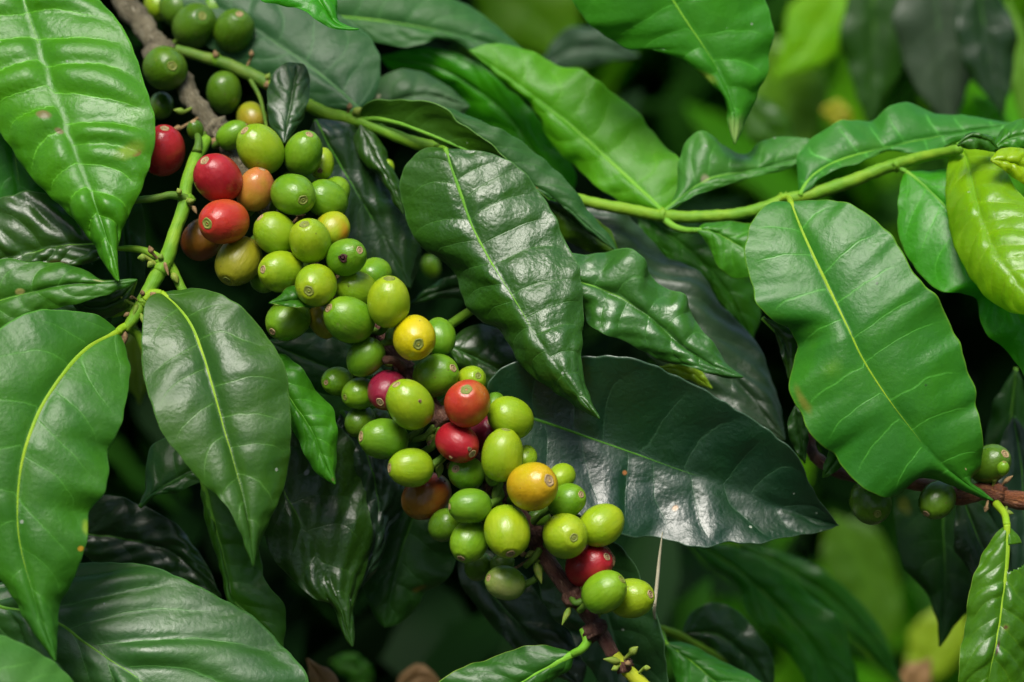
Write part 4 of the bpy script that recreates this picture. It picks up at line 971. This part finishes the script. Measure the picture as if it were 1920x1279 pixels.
leaf('largest leaf of the right half, smooth green with deeply waved edges and a yellow patch', 'fresh',
     [(1483, 380), (1500, 425), (1527, 484), (1563, 560), (1588, 612), (1614, 667), (1660, 740), (1705, 800), (1747, 852), (1808, 904), (1862, 939)],
     [(1450, 380), (1416, 405), (1400, 448), (1397, 490), (1408, 528), (1421, 572), (1450, 600), (1485, 622), (1496, 650), (1490, 678), (1480, 710), (1482, 742), (1500, 768), (1512, 802), (1535, 832), (1562, 848), (1578, 872), (1602, 902), (1640, 926), (1668, 932), (1690, 922), (1712, 900), (1742, 895), (1785, 910), (1828, 928)],
     [(1530, 376), (1580, 379), (1640, 412), (1672, 442), (1695, 480), (1720, 520), (1760, 562), (1776, 596), (1802, 652), (1815, 700), (1826, 718), (1830, 765), (1840, 800), (1842, 850), (1834, 880), (1818, 903), (1838, 918)],
     d=[12, 2, -6, -8, -6, 0], eL=4, eR=4, N=10, q=.34, sl=.0, cv=.04, wave=1.0, rib=.95, midk='yellow', camber=2.5, nu=150, nv=26, tune=dict(c=(.020, .150, .018), c2=(.030, .185, .014), ro=.38, vs=.45, edge=1, rim=(.14, .34, .02)), pet=[(1468, 376, 36), (1478, 372, 24)],
     spots=[(.46, -.42, .035, .22, (.085, .26, .005), -.3), (.50, -.90, .045, .08, (.16, .20, .02), .1), (.62, .45, .004, .02, (.02, .05, .01), .4), (.87, .42, .005, .025, (.5, .4, .2), .5), (.335, .55, .005, .03, (.015, .07, .01), .4)])
leaf('dark underside fold showing below the deep notch of the largest leaf', 'dark', [(1430, 596), (1468, 640), (1480, 712)], [(1450, 614), (1462, 650), (1474, 694)], [(1450, 600), (1490, 620), (1500, 660)], d=[12, 14, 14], N=5, q=.1, nu=40, nv=8, midk='mid')
leaf('green leaf with a curled lower edge at the right margin, under the yellow leaf', 'fresh',
     [(1698, 322), (1722, 340), (1750, 365), (1776, 392), (1830, 462), (1880, 540), (1920, 620), (1950, 730)], [(1688, 350), (1683, 400), (1686, 440), (1702, 482), (1732, 522), (1765, 546), (1805, 549), (1832, 560), (1838, 592), (1848, 625), (1882, 652), (1908, 682), (1925, 710)],
     [(1735, 322), (1790, 320), (1850, 370), (1920, 440), (1980, 530), (2000, 640)], d=[34, 22, 12, 8, 8], eL=3, eR=6, N=9, q=.3, midk='mid', wave=.8, rib=.8, tune=dict(c=(.030, .23, .008), c2=(.04, .27, .006), tr=.42, rim=(.12, .36, .03)), pet=[(1682, 312, 36)])
leaf('large yellow leaf at the right margin with a glossy pleated right half', 'yellow',
     [(1800, 272), (1812, 295), (1824, 345), (1847, 427), (1873, 484), (1900, 520), (1950, 580)], [(1786, 282), (1776, 330), (1775, 385), (1782, 432), (1800, 482), (1830, 535), (1872, 572), (1920, 590)],
     [(1830, 272), (1858, 284), (1880, 308), (1902, 350), (1922, 378), (1950, 440), (1970, 520)], d=[30, 6, -10, -20], eL=9, eR=2, N=12, q=.95, sl=.08, cv=.06, wave=.5, midk='mid', rib=.5, tune=dict(c=(.21, .35, .008), c2=(.26, .39, .010), tr=.5, sp=.6, ro=.3), phase=2.0)
leaf('small pale yellow leaf cut by the right edge beside the large yellow one', 'yellow', [(1858, 300), (1885, 303), (1960, 330)], [(1870, 285), (1900, 278), (1935, 285)], [(1880, 318), (1905, 335), (1935, 350)], d=[4, 6], eL=3, N=6, q=.5, nu=50, nv=10)
leaf('dark green leaf curling over at the right edge above the yellow leaves', 'fresh', [(1864, 280), (1888, 262), (1950, 250)], [(1870, 255), (1890, 236), (1930, 224)], [(1885, 280), (1920, 284)], d=[18, 20], eL=5, N=6, q=.2, nu=50, nv=10)
leaf('wavy dark leaf at the centre, right half shining white, left half plain green', 'dark',
     [(836, 280), (850, 322), (868, 375), (887, 427), (930, 507), (973, 574), (1002, 626), (1040, 680), (1087, 742), (1124, 785)],
     [(800, 278), (768, 300), (752, 335), (757, 388), (770, 430), (797, 467), (838, 497), (858, 520), (865, 548), (878, 578), (905, 600), (932, 612), (948, 632), (965, 665), (985, 692), (1018, 718), (1060, 747), (1092, 768)],
     [(870, 282), (922, 288), (970, 312), (1012, 362), (1042, 412), (1060, 452), (1080, 488), (1090, 530), (1093, 585), (1090, 640), (1091, 690), (1100, 730), (1112, 762)],
     d=[13, 9, 3, -5, -12, -16], eL=14, eR=7, curl=1.1, N=12, q=1.2, sl=.03, cv=.05, wave=.5, rib=.75, midk='mid', camber=2, nu=150, nv=24, crinkle=.35, tune=dict(c=(.015, .072, .008), c2=(.020, .090, .008), bs=.55, ro=.33, vs=.25), pet=[(800, 268, 35), (820, 275, 33)])
leaf('narrow folded leaf arching from the stem, olive inner face toward us', 'olive',
     [(662, 226), (700, 222), (745, 230), (800, 250), (870, 280), (930, 310), (985, 345), (1030, 375)], [(685, 195), (750, 187), (800, 190), (832, 200), (862, 228), (905, 258), (945, 292), (975, 330), (1008, 355)],
     [(700, 228), (750, 238), (810, 262), (880, 293), (940, 322), (995, 358)], d=[40, 30, 22, 20, 22], eL=-4, eR=2, N=8, q=.25, midk='mid', rib=.9, nu=90, wave=.2, camber=-1, tune=dict(c=(.020, .080, .006), c2=(.026, .10, .006), rim=(.14, .32, .05)), pet=[(650, 222, 41)])
leaf('grey green outer half of the arching leaf, rust streaks near its lower edge', 'grey',
     [(815, 198), (880, 245), (930, 285), (980, 335), (1030, 368), (1080, 405), (1120, 440), (1157, 472)], [(850, 207), (900, 228), (950, 248), (1000, 286), (1048, 325), (1080, 362), (1106, 400), (1125, 422), (1145, 448)],
     [(850, 235), (900, 275), (950, 315), (1000, 360), (1042, 372), (1062, 388), (1085, 415), (1105, 436), (1135, 454)], d=[30, 30, 30, 28, 26], eL=3, eR=1, N=9, q=.25, midk='grey', rib=.3, tune=dict(c=(.018, .085, .020), c2=(.024, .10, .018)), spots=[(.55, .15, .022, .12, (.35, .14, .04), .5), (.61, .80, .03, .13, (.5, .36, .24), .5)])
leaf('olive leaf tip hanging under the rust streaked leaf', 'olive', [(1008, 372), (1060, 402), (1110, 440), (1160, 474)], [(1040, 378), (1090, 396), (1132, 422), (1152, 450)], [(1020, 398), (1042, 436), (1082, 460), (1122, 474)], d=[34, 36], eR=2, N=5, q=.2, nu=60, midk='mid', tune=dict(rim=(.2, .4, .02)))
leaf('glossy crumpled leaf right of the wavy centre leaf, curved pointed tip', 'dark',
     [(1040, 500), (1090, 530), (1135, 545), (1180, 568), (1230, 605), (1280, 650), (1330, 682), (1393, 707)],
     [(1050, 478), (1085, 478), (1130, 476), (1190, 470), (1208, 486), (1222, 518), (1250, 545), (1286, 556), (1293, 582), (1310, 612), (1340, 648), (1360, 680), (1380, 699)],
     [(1060, 560), (1093, 580), (1102, 602), (1122, 622), (1160, 636), (1200, 655), (1250, 678), (1300, 690), (1340, 703), (1372, 709)], d=[16, 14, 12, 10], eL=5, eR=-1, N=8, q=.9, sl=.05, wave=1.0, rib=.8, midk='mid', camber=3, crinkle=.4, tune=dict(c=(.020, .100, .020), c2=(.026, .125, .018), bs=.4))
leaf('big blurred leaf with a bumpy silver sheen, behind the crumpled leaf', 'deep',
     [(1040, 380), (1130, 450), (1220, 540), (1300, 620), (1370, 700), (1430, 770), (1472, 825)], [(1105, 385), (1160, 392), (1205, 432), (1250, 485), (1292, 502), (1322, 522), (1345, 562), (1400, 620), (1432, 680), (1458, 745), (1470, 800)],
     [(1060, 480), (1150, 600), (1250, 700), (1340, 770), (1420, 820)], d=[44, 44, 42, 38], eL=8, eR=-2, N=8, q=.9, crinkle=.9, wave=1.0, midk='dark', tune=dict(c=(.012, .040, .022), c2=(.016, .05, .024), ro=.42))
leaf('shaded green leaf behind the small leaf on the green stem', 'mid', [(1195, 400), (1280, 460), (1350, 530), (1410, 640)], [(1260, 410), (1350, 440), (1405, 520), (1425, 590)], [(1205, 440), (1260, 490), (1320, 530), (1370, 590)], d=[60, 60], eL=3, N=7, q=.5, midk='dark', tune=dict(c=(.018, .11, .006), c2=(.022, .13, .006)))
leaf('small green leaf hanging from the stem just left of the largest leaf', 'fresh', [(1305, 432), (1330, 432), (1362, 447), (1400, 470), (1440, 492)], [(1320, 422), (1380, 418), (1430, 430), (1450, 465)], [(1315, 440), (1333, 468), (1348, 500), (1368, 519), (1396, 521), (1430, 510)],
     d=[30, 28, 24], eL=4, N=6, q=.3, nu=60, midk='mid', rib=.9, pet=[(1242, 408, 38), (1262, 424, 35), (1290, 432, 32)], petr=1.1, tune=dict(rim=(.2, .42, .03)))
leaf('very large blackish leaf at lower centre, its lower half pale blue with sheen', 'deep',
     [(955, 775), (1005, 787), (1060, 805), (1130, 830), (1200, 854), (1280, 883), (1350, 906), (1420, 935), (1500, 965), (1572, 985)],
     [(915, 720), (930, 698), (962, 680), (1012, 674), (1100, 668), (1170, 668), (1212, 680), (1262, 701), (1330, 736), (1400, 778), (1452, 815), (1492, 850), (1516, 902), (1540, 942), (1560, 968)],
     [(950, 830), (1000, 905), (1060, 955), (1120, 982), (1170, 1005), (1230, 1008), (1280, 1020), (1322, 1028), (1362, 1018), (1420, 1020), (1472, 1008), (1520, 1000), (1558, 992)],
     d=[10, 14, 16, 18, 22], eL=-10, eR=-10, curl=1.15, N=9, q=1.25, sl=.12, cv=.03, wave=.5, rib=.6, midk='dark', camber=-2, nu=150, nv=26, crinkle=.22, tune=dict(c=(.002, .026, .014), c2=(.004, .034, .014), bs=.4, ro=.36, vs=.35, sp=.75),
     spots=[(.55, .55, .010, .06, (.4, .22, .08), .3), (.38, .28, .008, .04, (.35, .14, .04), .4)])
leaf('dark leaf hanging under the end of the branch, cut by the bottom edge', 'dark',
     [(1085, 1010), (1120, 1080), (1140, 1160), (1158, 1215), (1185, 1279), (1210, 1360)], [(1020, 1030), (1008, 1080), (1015, 1120), (1040, 1160), (1070, 1188), (1082, 1222), (1105, 1250), (1150, 1320)],
     [(1150, 1016), (1182, 1046), (1202, 1086), (1218, 1125), (1232, 1152), (1242, 1195), (1251, 1250), (1250, 1320)], d=[18, 20, 22, 22], eL=-2, eR=-8, N=8, q=.5, midk='mid', rib=.5, crinkle=.4, tune=dict(c=(.010, .050, .020), c2=(.014, .06, .018)))
leaf('green leaf at the bottom centre with a pale midrib on an arched stalk', 'mid',
     [(1075, 1226), (1030, 1250), (975, 1282), (900, 1330), (830, 1390)], [(1060, 1220), (1030, 1212), (1000, 1210), (960, 1220), (905, 1240), (870, 1251), (820, 1280), (780, 1330)], [(1072, 1245), (1045, 1270), (1005, 1300), (940, 1360)],
     d=[-6, -6, -4], eL=4, eR=2, N=7, q=.6, rib=1.2, midk='lime', pet=[(1095, 1180, -6), (1100, 1205, -8), (1090, 1218, -8)], petr=1.4, tune=dict(c=(.014, .085, .010), c2=(.018, .105, .008), rim=(.26, .42, .06)))
leaf('mid green leaf low right of centre growing from the pale twig', 'fresh', [(1248, 1206), (1290, 1235), (1342, 1280), (1400, 1350)], [(1280, 1205), (1345, 1238), (1400, 1262), (1450, 1310)], [(1256, 1230), (1268, 1280), (1300, 1340)], d=[40, 36], eL=3, N=7, q=.4, midk='lime', pet=[(1240, 1188, 50)], tune=dict(c=(.018, .13, .012), c2=(.022, .15, .01)))
leaf('blurred green leaf slanting down across the lower right', 'bright', [(1290, 1010), (1370, 1060), (1440, 1120), (1500, 1185), (1560, 1275), (1600, 1350)], [(1350, 1020), (1430, 1050), (1490, 1095), (1540, 1135), (1575, 1160), (1590, 1210), (1610, 1290)], [(1330, 1055), (1385, 1100), (1400, 1150), (1450, 1195), (1490, 1240), (1530, 1310)],
     d=[120, 120, 120], N=8, q=.5, nu=60, nv=10, midk='lime', tune=dict(c=(.014, .12, .006), c2=(.018, .15, .006)))
simple_leaf('narrower blurred leaf running beside the slanting one, lower right', 'bright', [(1380, 1015), (1480, 1070), (1570, 1130), (1640, 1205), (1700, 1300)], 32, 165, N=7, q=.3, tune=dict(c=(.014, .11, .006), c2=(.018, .13, .006)))
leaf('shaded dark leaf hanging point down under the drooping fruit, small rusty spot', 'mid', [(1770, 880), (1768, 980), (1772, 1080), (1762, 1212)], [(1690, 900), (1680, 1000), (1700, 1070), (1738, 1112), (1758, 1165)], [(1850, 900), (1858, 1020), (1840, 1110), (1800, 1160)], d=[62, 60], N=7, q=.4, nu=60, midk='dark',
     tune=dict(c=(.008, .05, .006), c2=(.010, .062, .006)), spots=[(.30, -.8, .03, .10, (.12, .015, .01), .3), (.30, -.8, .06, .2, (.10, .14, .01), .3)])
leaf('leaf at the lower right margin with a thick yellow midrib, bitten near its base', 'olive',
     [(1888, 985), (1888, 1020), (1886, 1060), (1880, 1120), (1870, 1190), (1856, 1260), (1840, 1350)], [(1872, 998), (1848, 1032), (1830, 1068), (1817, 1115), (1812, 1165), (1802, 1215), (1798, 1270), (1805, 1330)],
     [(1904, 1000), (1915, 1020), (1920, 1050), (1945, 1100), (1950, 1160), (1935, 1230), (1890, 1330)], d=[-2, -6, -10, -10], eL=3, eR=5, N=10, q=.9, sl=.10, rib=1.15, midk='yellow', crinkle=.3, tune=dict(c=(.030, .120, .008), c2=(.045, .155, .008), ro=.28, vs=.5, vc=(.10, .22, .01), rim=(.25, .40, .05)),
     holes=[lambda u, v: .10 < u < .235 - .05 * (v - .2) and v > .07 + .03 * math.sin(u * 90)], spots=[(.62, .08, .06, .05, (.06, .02, .015), .4)], pet=[(1868, 945, 8), (1884, 965, 2)], petr=1.2, nu=130, nv=24)
simple_leaf('dark leaf behind the bitten one, thin edge beside its left margin', 'deep', [(1800, 920), (1830, 1000), (1862, 1070), (1900, 1150)], 45, 40, N=6, q=.2)
simple_leaf('bluish dark leaf cut by the right edge above the bitten leaf', 'deep', [(1900, 780), (1915, 880), (1920, 980), (1915, 1120)], 62, 46, N=6, q=.4, tune=dict(c=(.008, .035, .022), c2=(.01, .04, .024)))
leaf('tiny dark leaf tip left of the largest leaf, beside the hidden bark', 'mid', [(1492, 760), (1500, 810), (1509, 868)], [(1478, 788), (1480, 820), (1498, 852)], [(1512, 775), (1514, 815), (1512, 850)], d=[18, 18], N=5, q=.2, nu=40, nv=8, midk='dark', rib=.2, tune=dict(c=(.012, .055, .012), c2=(.014, .065, .012)))
leaf('small green leaf point showing below the scalloped edge of the largest leaf', 'mid', [(1585, 830), (1568, 860), (1543, 895)], [(1560, 838), (1550, 860), (1543, 882)], [(1592, 850), (1576, 875), (1558, 889)], d=[10, 10], N=5, q=.1, nu=40, nv=8, rib=.3, midk='dark')
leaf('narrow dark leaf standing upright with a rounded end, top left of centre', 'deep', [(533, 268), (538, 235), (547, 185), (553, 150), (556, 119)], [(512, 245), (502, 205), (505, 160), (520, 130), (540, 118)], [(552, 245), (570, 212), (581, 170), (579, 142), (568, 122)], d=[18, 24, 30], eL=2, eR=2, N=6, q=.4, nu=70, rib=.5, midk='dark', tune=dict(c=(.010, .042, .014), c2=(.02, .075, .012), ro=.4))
leaf('small twisted dark leaf hanging from the stem, left of the wavy centre leaf', 'dark', [(676, 235), (700, 285), (730, 340), (757, 402)], [(667, 250), (670, 285), (690, 312), (715, 332), (728, 355), (740, 382)], [(702, 252), (722, 282), (733, 312), (748, 345), (758, 378)], d=[36, 30, 28], eL=2, eR=3, N=7, q=.3, nu=60, rib=.4)
leaf('thin shaded leaf behind the tall fruit, pointing left', 'mid', [(900, 540), (850, 541), (810, 551), (770, 570)], [(870, 515), (840, 520), (800, 542)], [(880, 562), (850, 558), (808, 562)], d=[44, 44], N=5, q=.2, nu=50, nv=8, midk='dark', tune=dict(c=(.010, .06, .008), c2=(.012, .07, .008)))
leaf('dark leaf with a soft sheen right of the plain green fruit, midrib pointing down right', 'dark', [(840, 648), (890, 672), (935, 694), (1010, 730)], [(860, 625), (900, 610), (945, 622), (1000, 660)], [(858, 682), (900, 715), (960, 745)], d=[26, 26], eL=5, N=6, q=.5, nu=60, midk='grey')
leaf('green leaf partly seen behind the quilted leaf at the left edge', 'bright', [(12, 200), (28, 290), (36, 350), (40, 420)], [(-40, 260), (-30, 360)], [(80, 260), (90, 340), (70, 400)], d=[22, 22], N=6, q=.3, nu=50, nv=10, midk='lime', tune=dict(c=(.016, .13, .010), c2=(.02, .15, .01)))
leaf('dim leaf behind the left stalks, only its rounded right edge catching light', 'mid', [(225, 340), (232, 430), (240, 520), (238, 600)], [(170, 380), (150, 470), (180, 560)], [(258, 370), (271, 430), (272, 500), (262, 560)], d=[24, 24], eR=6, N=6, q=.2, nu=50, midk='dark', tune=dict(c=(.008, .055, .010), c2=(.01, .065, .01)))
simple_leaf('pale yellowish blurred leaf between the two hanging leaves at the left', 'yellow', [(250, 610), (256, 670), (262, 760)], 30, 95, N=4, q=.1, tune=dict(c=(.10, .16, .02), c2=(.13, .19, .02)))
leaf('scrap of bright yellow green leaf glowing between the dark leaves, right of centre', 'yellow', [(1235, 690), (1285, 697), (1335, 728)], [(1262, 682), (1300, 684), (1318, 700)], [(1262, 702), (1300, 715)], d=[30, 30], N=6, q=.5, nu=40, nv=8, tune=dict(c=(.35, .55, .03), c2=(.45, .62, .08)))
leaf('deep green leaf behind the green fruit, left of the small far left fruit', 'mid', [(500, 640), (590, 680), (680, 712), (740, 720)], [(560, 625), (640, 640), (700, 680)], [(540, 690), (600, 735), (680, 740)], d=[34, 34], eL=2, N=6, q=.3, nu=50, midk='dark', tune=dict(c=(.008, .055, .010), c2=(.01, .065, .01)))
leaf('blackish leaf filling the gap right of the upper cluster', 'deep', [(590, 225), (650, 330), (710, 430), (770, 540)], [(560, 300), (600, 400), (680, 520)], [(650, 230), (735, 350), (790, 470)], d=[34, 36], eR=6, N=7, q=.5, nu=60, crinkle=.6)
leaf('almost black leaf in the shade above the broad bottom left leaf', 'deep', [(130, 1000), (230, 1010), (320, 1035), (415, 1120)], [(190, 930), (262, 945), (330, 985), (385, 1055)], [(180, 1060), (280, 1090), (360, 1120)], d=[30, 30], N=6, q=.5, nu=60, crinkle=.6)  # near-black blade colour stands in for the shade it hangs in
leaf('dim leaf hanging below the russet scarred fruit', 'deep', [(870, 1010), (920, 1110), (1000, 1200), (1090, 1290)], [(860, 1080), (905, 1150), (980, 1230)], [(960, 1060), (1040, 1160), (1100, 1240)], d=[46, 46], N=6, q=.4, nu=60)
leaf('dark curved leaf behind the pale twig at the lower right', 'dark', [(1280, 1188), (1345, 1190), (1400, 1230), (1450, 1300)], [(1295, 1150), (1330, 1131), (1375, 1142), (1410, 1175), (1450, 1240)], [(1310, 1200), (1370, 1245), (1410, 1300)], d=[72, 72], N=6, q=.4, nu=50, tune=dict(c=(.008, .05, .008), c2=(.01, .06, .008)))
simple_leaf('shaded leaf standing upright behind the right edge of the largest leaf', 'mid', [(1905, 690), (1895, 780), (1880, 870), (1870, 960)], 40, 70, N=6, q=.3, tune=dict(c=(.012, .07, .006), c2=(.014, .08, .006)))
leaf('grey blurred leaf behind the arching leaf, small pale fleck', 'grey', [(685, 218), (740, 190), (800, 178), (880, 200)], [(695, 172), (722, 142), (762, 131), (808, 144), (850, 172)], [(720, 225), (800, 225), (860, 225)], d=[74, 74], eL=5, N=6, q=.6, nu=50, midk='grey', tune=dict(c=(.028, .085, .036), c2=(.032, .095, .036)), spots=[(.2, -.5, .03, .1, (.4, .4, .25), .4)])
leaf('dull green leaf in the lower right gap, seen above the pale out of focus leaves', 'mid', [(1560, 965), (1610, 1040), (1640, 1130), (1640, 1240)], [(1540, 1020), (1570, 1110), (1600, 1190)], [(1640, 990), (1680, 1070), (1690, 1160)], d=[440, 440], N=5, q=.3, nu=40, nv=8, tune=dict(c=(.045, .15, .004), c2=(.06, .18, .004), tr=.3))
# far out of focus patches of colour
BGL = [
 ('bright yellow green blurred leaf near the top edge, right of the spotted leaf', 'lime', [(1580, -80), (1550, 20), (1505, 90), (1450, 150)], 62, 340, dict(c=(.20, .46, .004), c2=(.26, .50, .004))),
 ('tall dark green blurred leaf in the upper right background', 'mid', [(1630, -90), (1640, 60), (1630, 240)], 62, 250, dict(c=(.012, .06, .004), c2=(.016, .08, .004))),
 ('broad slate grey blurred leaf in the upper right background', 'grey', [(1740, -110), (1760, 50), (1780, 250)], 82, 215, dict(c=(.030, .060, .040), c2=(.036, .07, .045), ro=.40)),
 ('strip of pale green blurred leaf at the right edge near the top', 'lime', [(1890, 0), (1912, 120), (1935, 270)], 26, 250, dict(c=(.14, .27, .04), c2=(.17, .3, .05))),
 ('golden yellow blurred leaf behind the rippled leaf', 'gold', [(1540, 205), (1570, 212), (1600, 228)], 22, 340, dict(c=(.40, .42, .01), c2=(.36, .36, .01))),
 ('small lime blurred leaf at the right above the rippled leaf', 'lime', [(1825, 180), (1855, 212), (1900, 240)], 20, 210, {}),
 ('olive yellow blurred leaf at the top centre', 'lime', [(880, -70), (980, 10), (1050, 80), (1060, 140)], 85, 420, dict(c=(.15, .32, .005), c2=(.19, .34, .005))),
 ('blue grey blurred leaf above the brilliant green leaf', 'grey', [(1010, 125), (1090, 88), (1200, 105)], 38, 200, dict(c=(.035, .09, .055), c2=(.04, .1, .06))),
 ('dull green blurred leaf behind the tip of the spotted leaf', 'mid', [(1420, 60), (1470, 160), (1520, 290)], 75, 370, dict(c=(.07, .22, .004), c2=(.09, .25, .004))),
 ('lime blurred leaf glowing at the bottom, between the dark hanging leaf and the bitten one', 'lime', [(1800, 1120), (1760, 1200), (1700, 1300)], 52, 430, dict(c=(.28, .36, .02), c2=(.33, .40, .03))),
 ('dark blurred leaf behind the small lime leaf at the right', 'deep', [(1830, -60), (1850, 80), (1880, 220)], 55, 190, {}),
 ('shaded blurred leaf left of the golden yellow one', 'mid', [(1380, 180), (1440, 240), (1500, 300)], 40, 260, dict(c=(.02, .10, .004), c2=(.03, .12, .004))),
 ('tan dead leaf tip at the bottom edge, left of centre', 'tan', [(640, 1330), (605, 1275), (575, 1235)], 24, 60, {}),
 ('small tan dead leaf at the bottom edge under the shaded gap', 'tan', [(740, 1300), (790, 1268), (830, 1290)], 22, 130, {}),
 ('small bright blurred leaf low in the dark gap, bottom left of centre', 'lime', [(620, 1240), (660, 1248), (700, 1262)], 22, 210, dict(c=(.04, .16, .005), c2=(.05, .18, .005))),
 ('tan blurred dead leaf at the bottom right', 'tan', [(1690, 1320), (1720, 1270), (1745, 1235)], 32, 260, {}),
]
for lab, look, M, w, d, tune in BGL:
    simple_leaf(lab, look, M, w, d, N=7, q=.8, tune=tune, nu=30, nv=6, rib=.6, group='blurred leaves in the background' , crinkle=.2)
# little curled leaf caught among the fruit
leaf('tiny curled green leaf wedged under the large eyed round fruit', 'mid', [(600, 560), (570, 562), (540, 565), (505, 569)], [(585, 545), (560, 537), (552, 536), (525, 555)], [(598, 575), (575, 577), (550, 576), (522, 572)], d=[-12, -16, -20], eL=3, eR=-3, N=5, q=.2, nu=50, nv=10, rib=.4, midk='yellow', tune=dict(rim=(.3, .42, .06)))
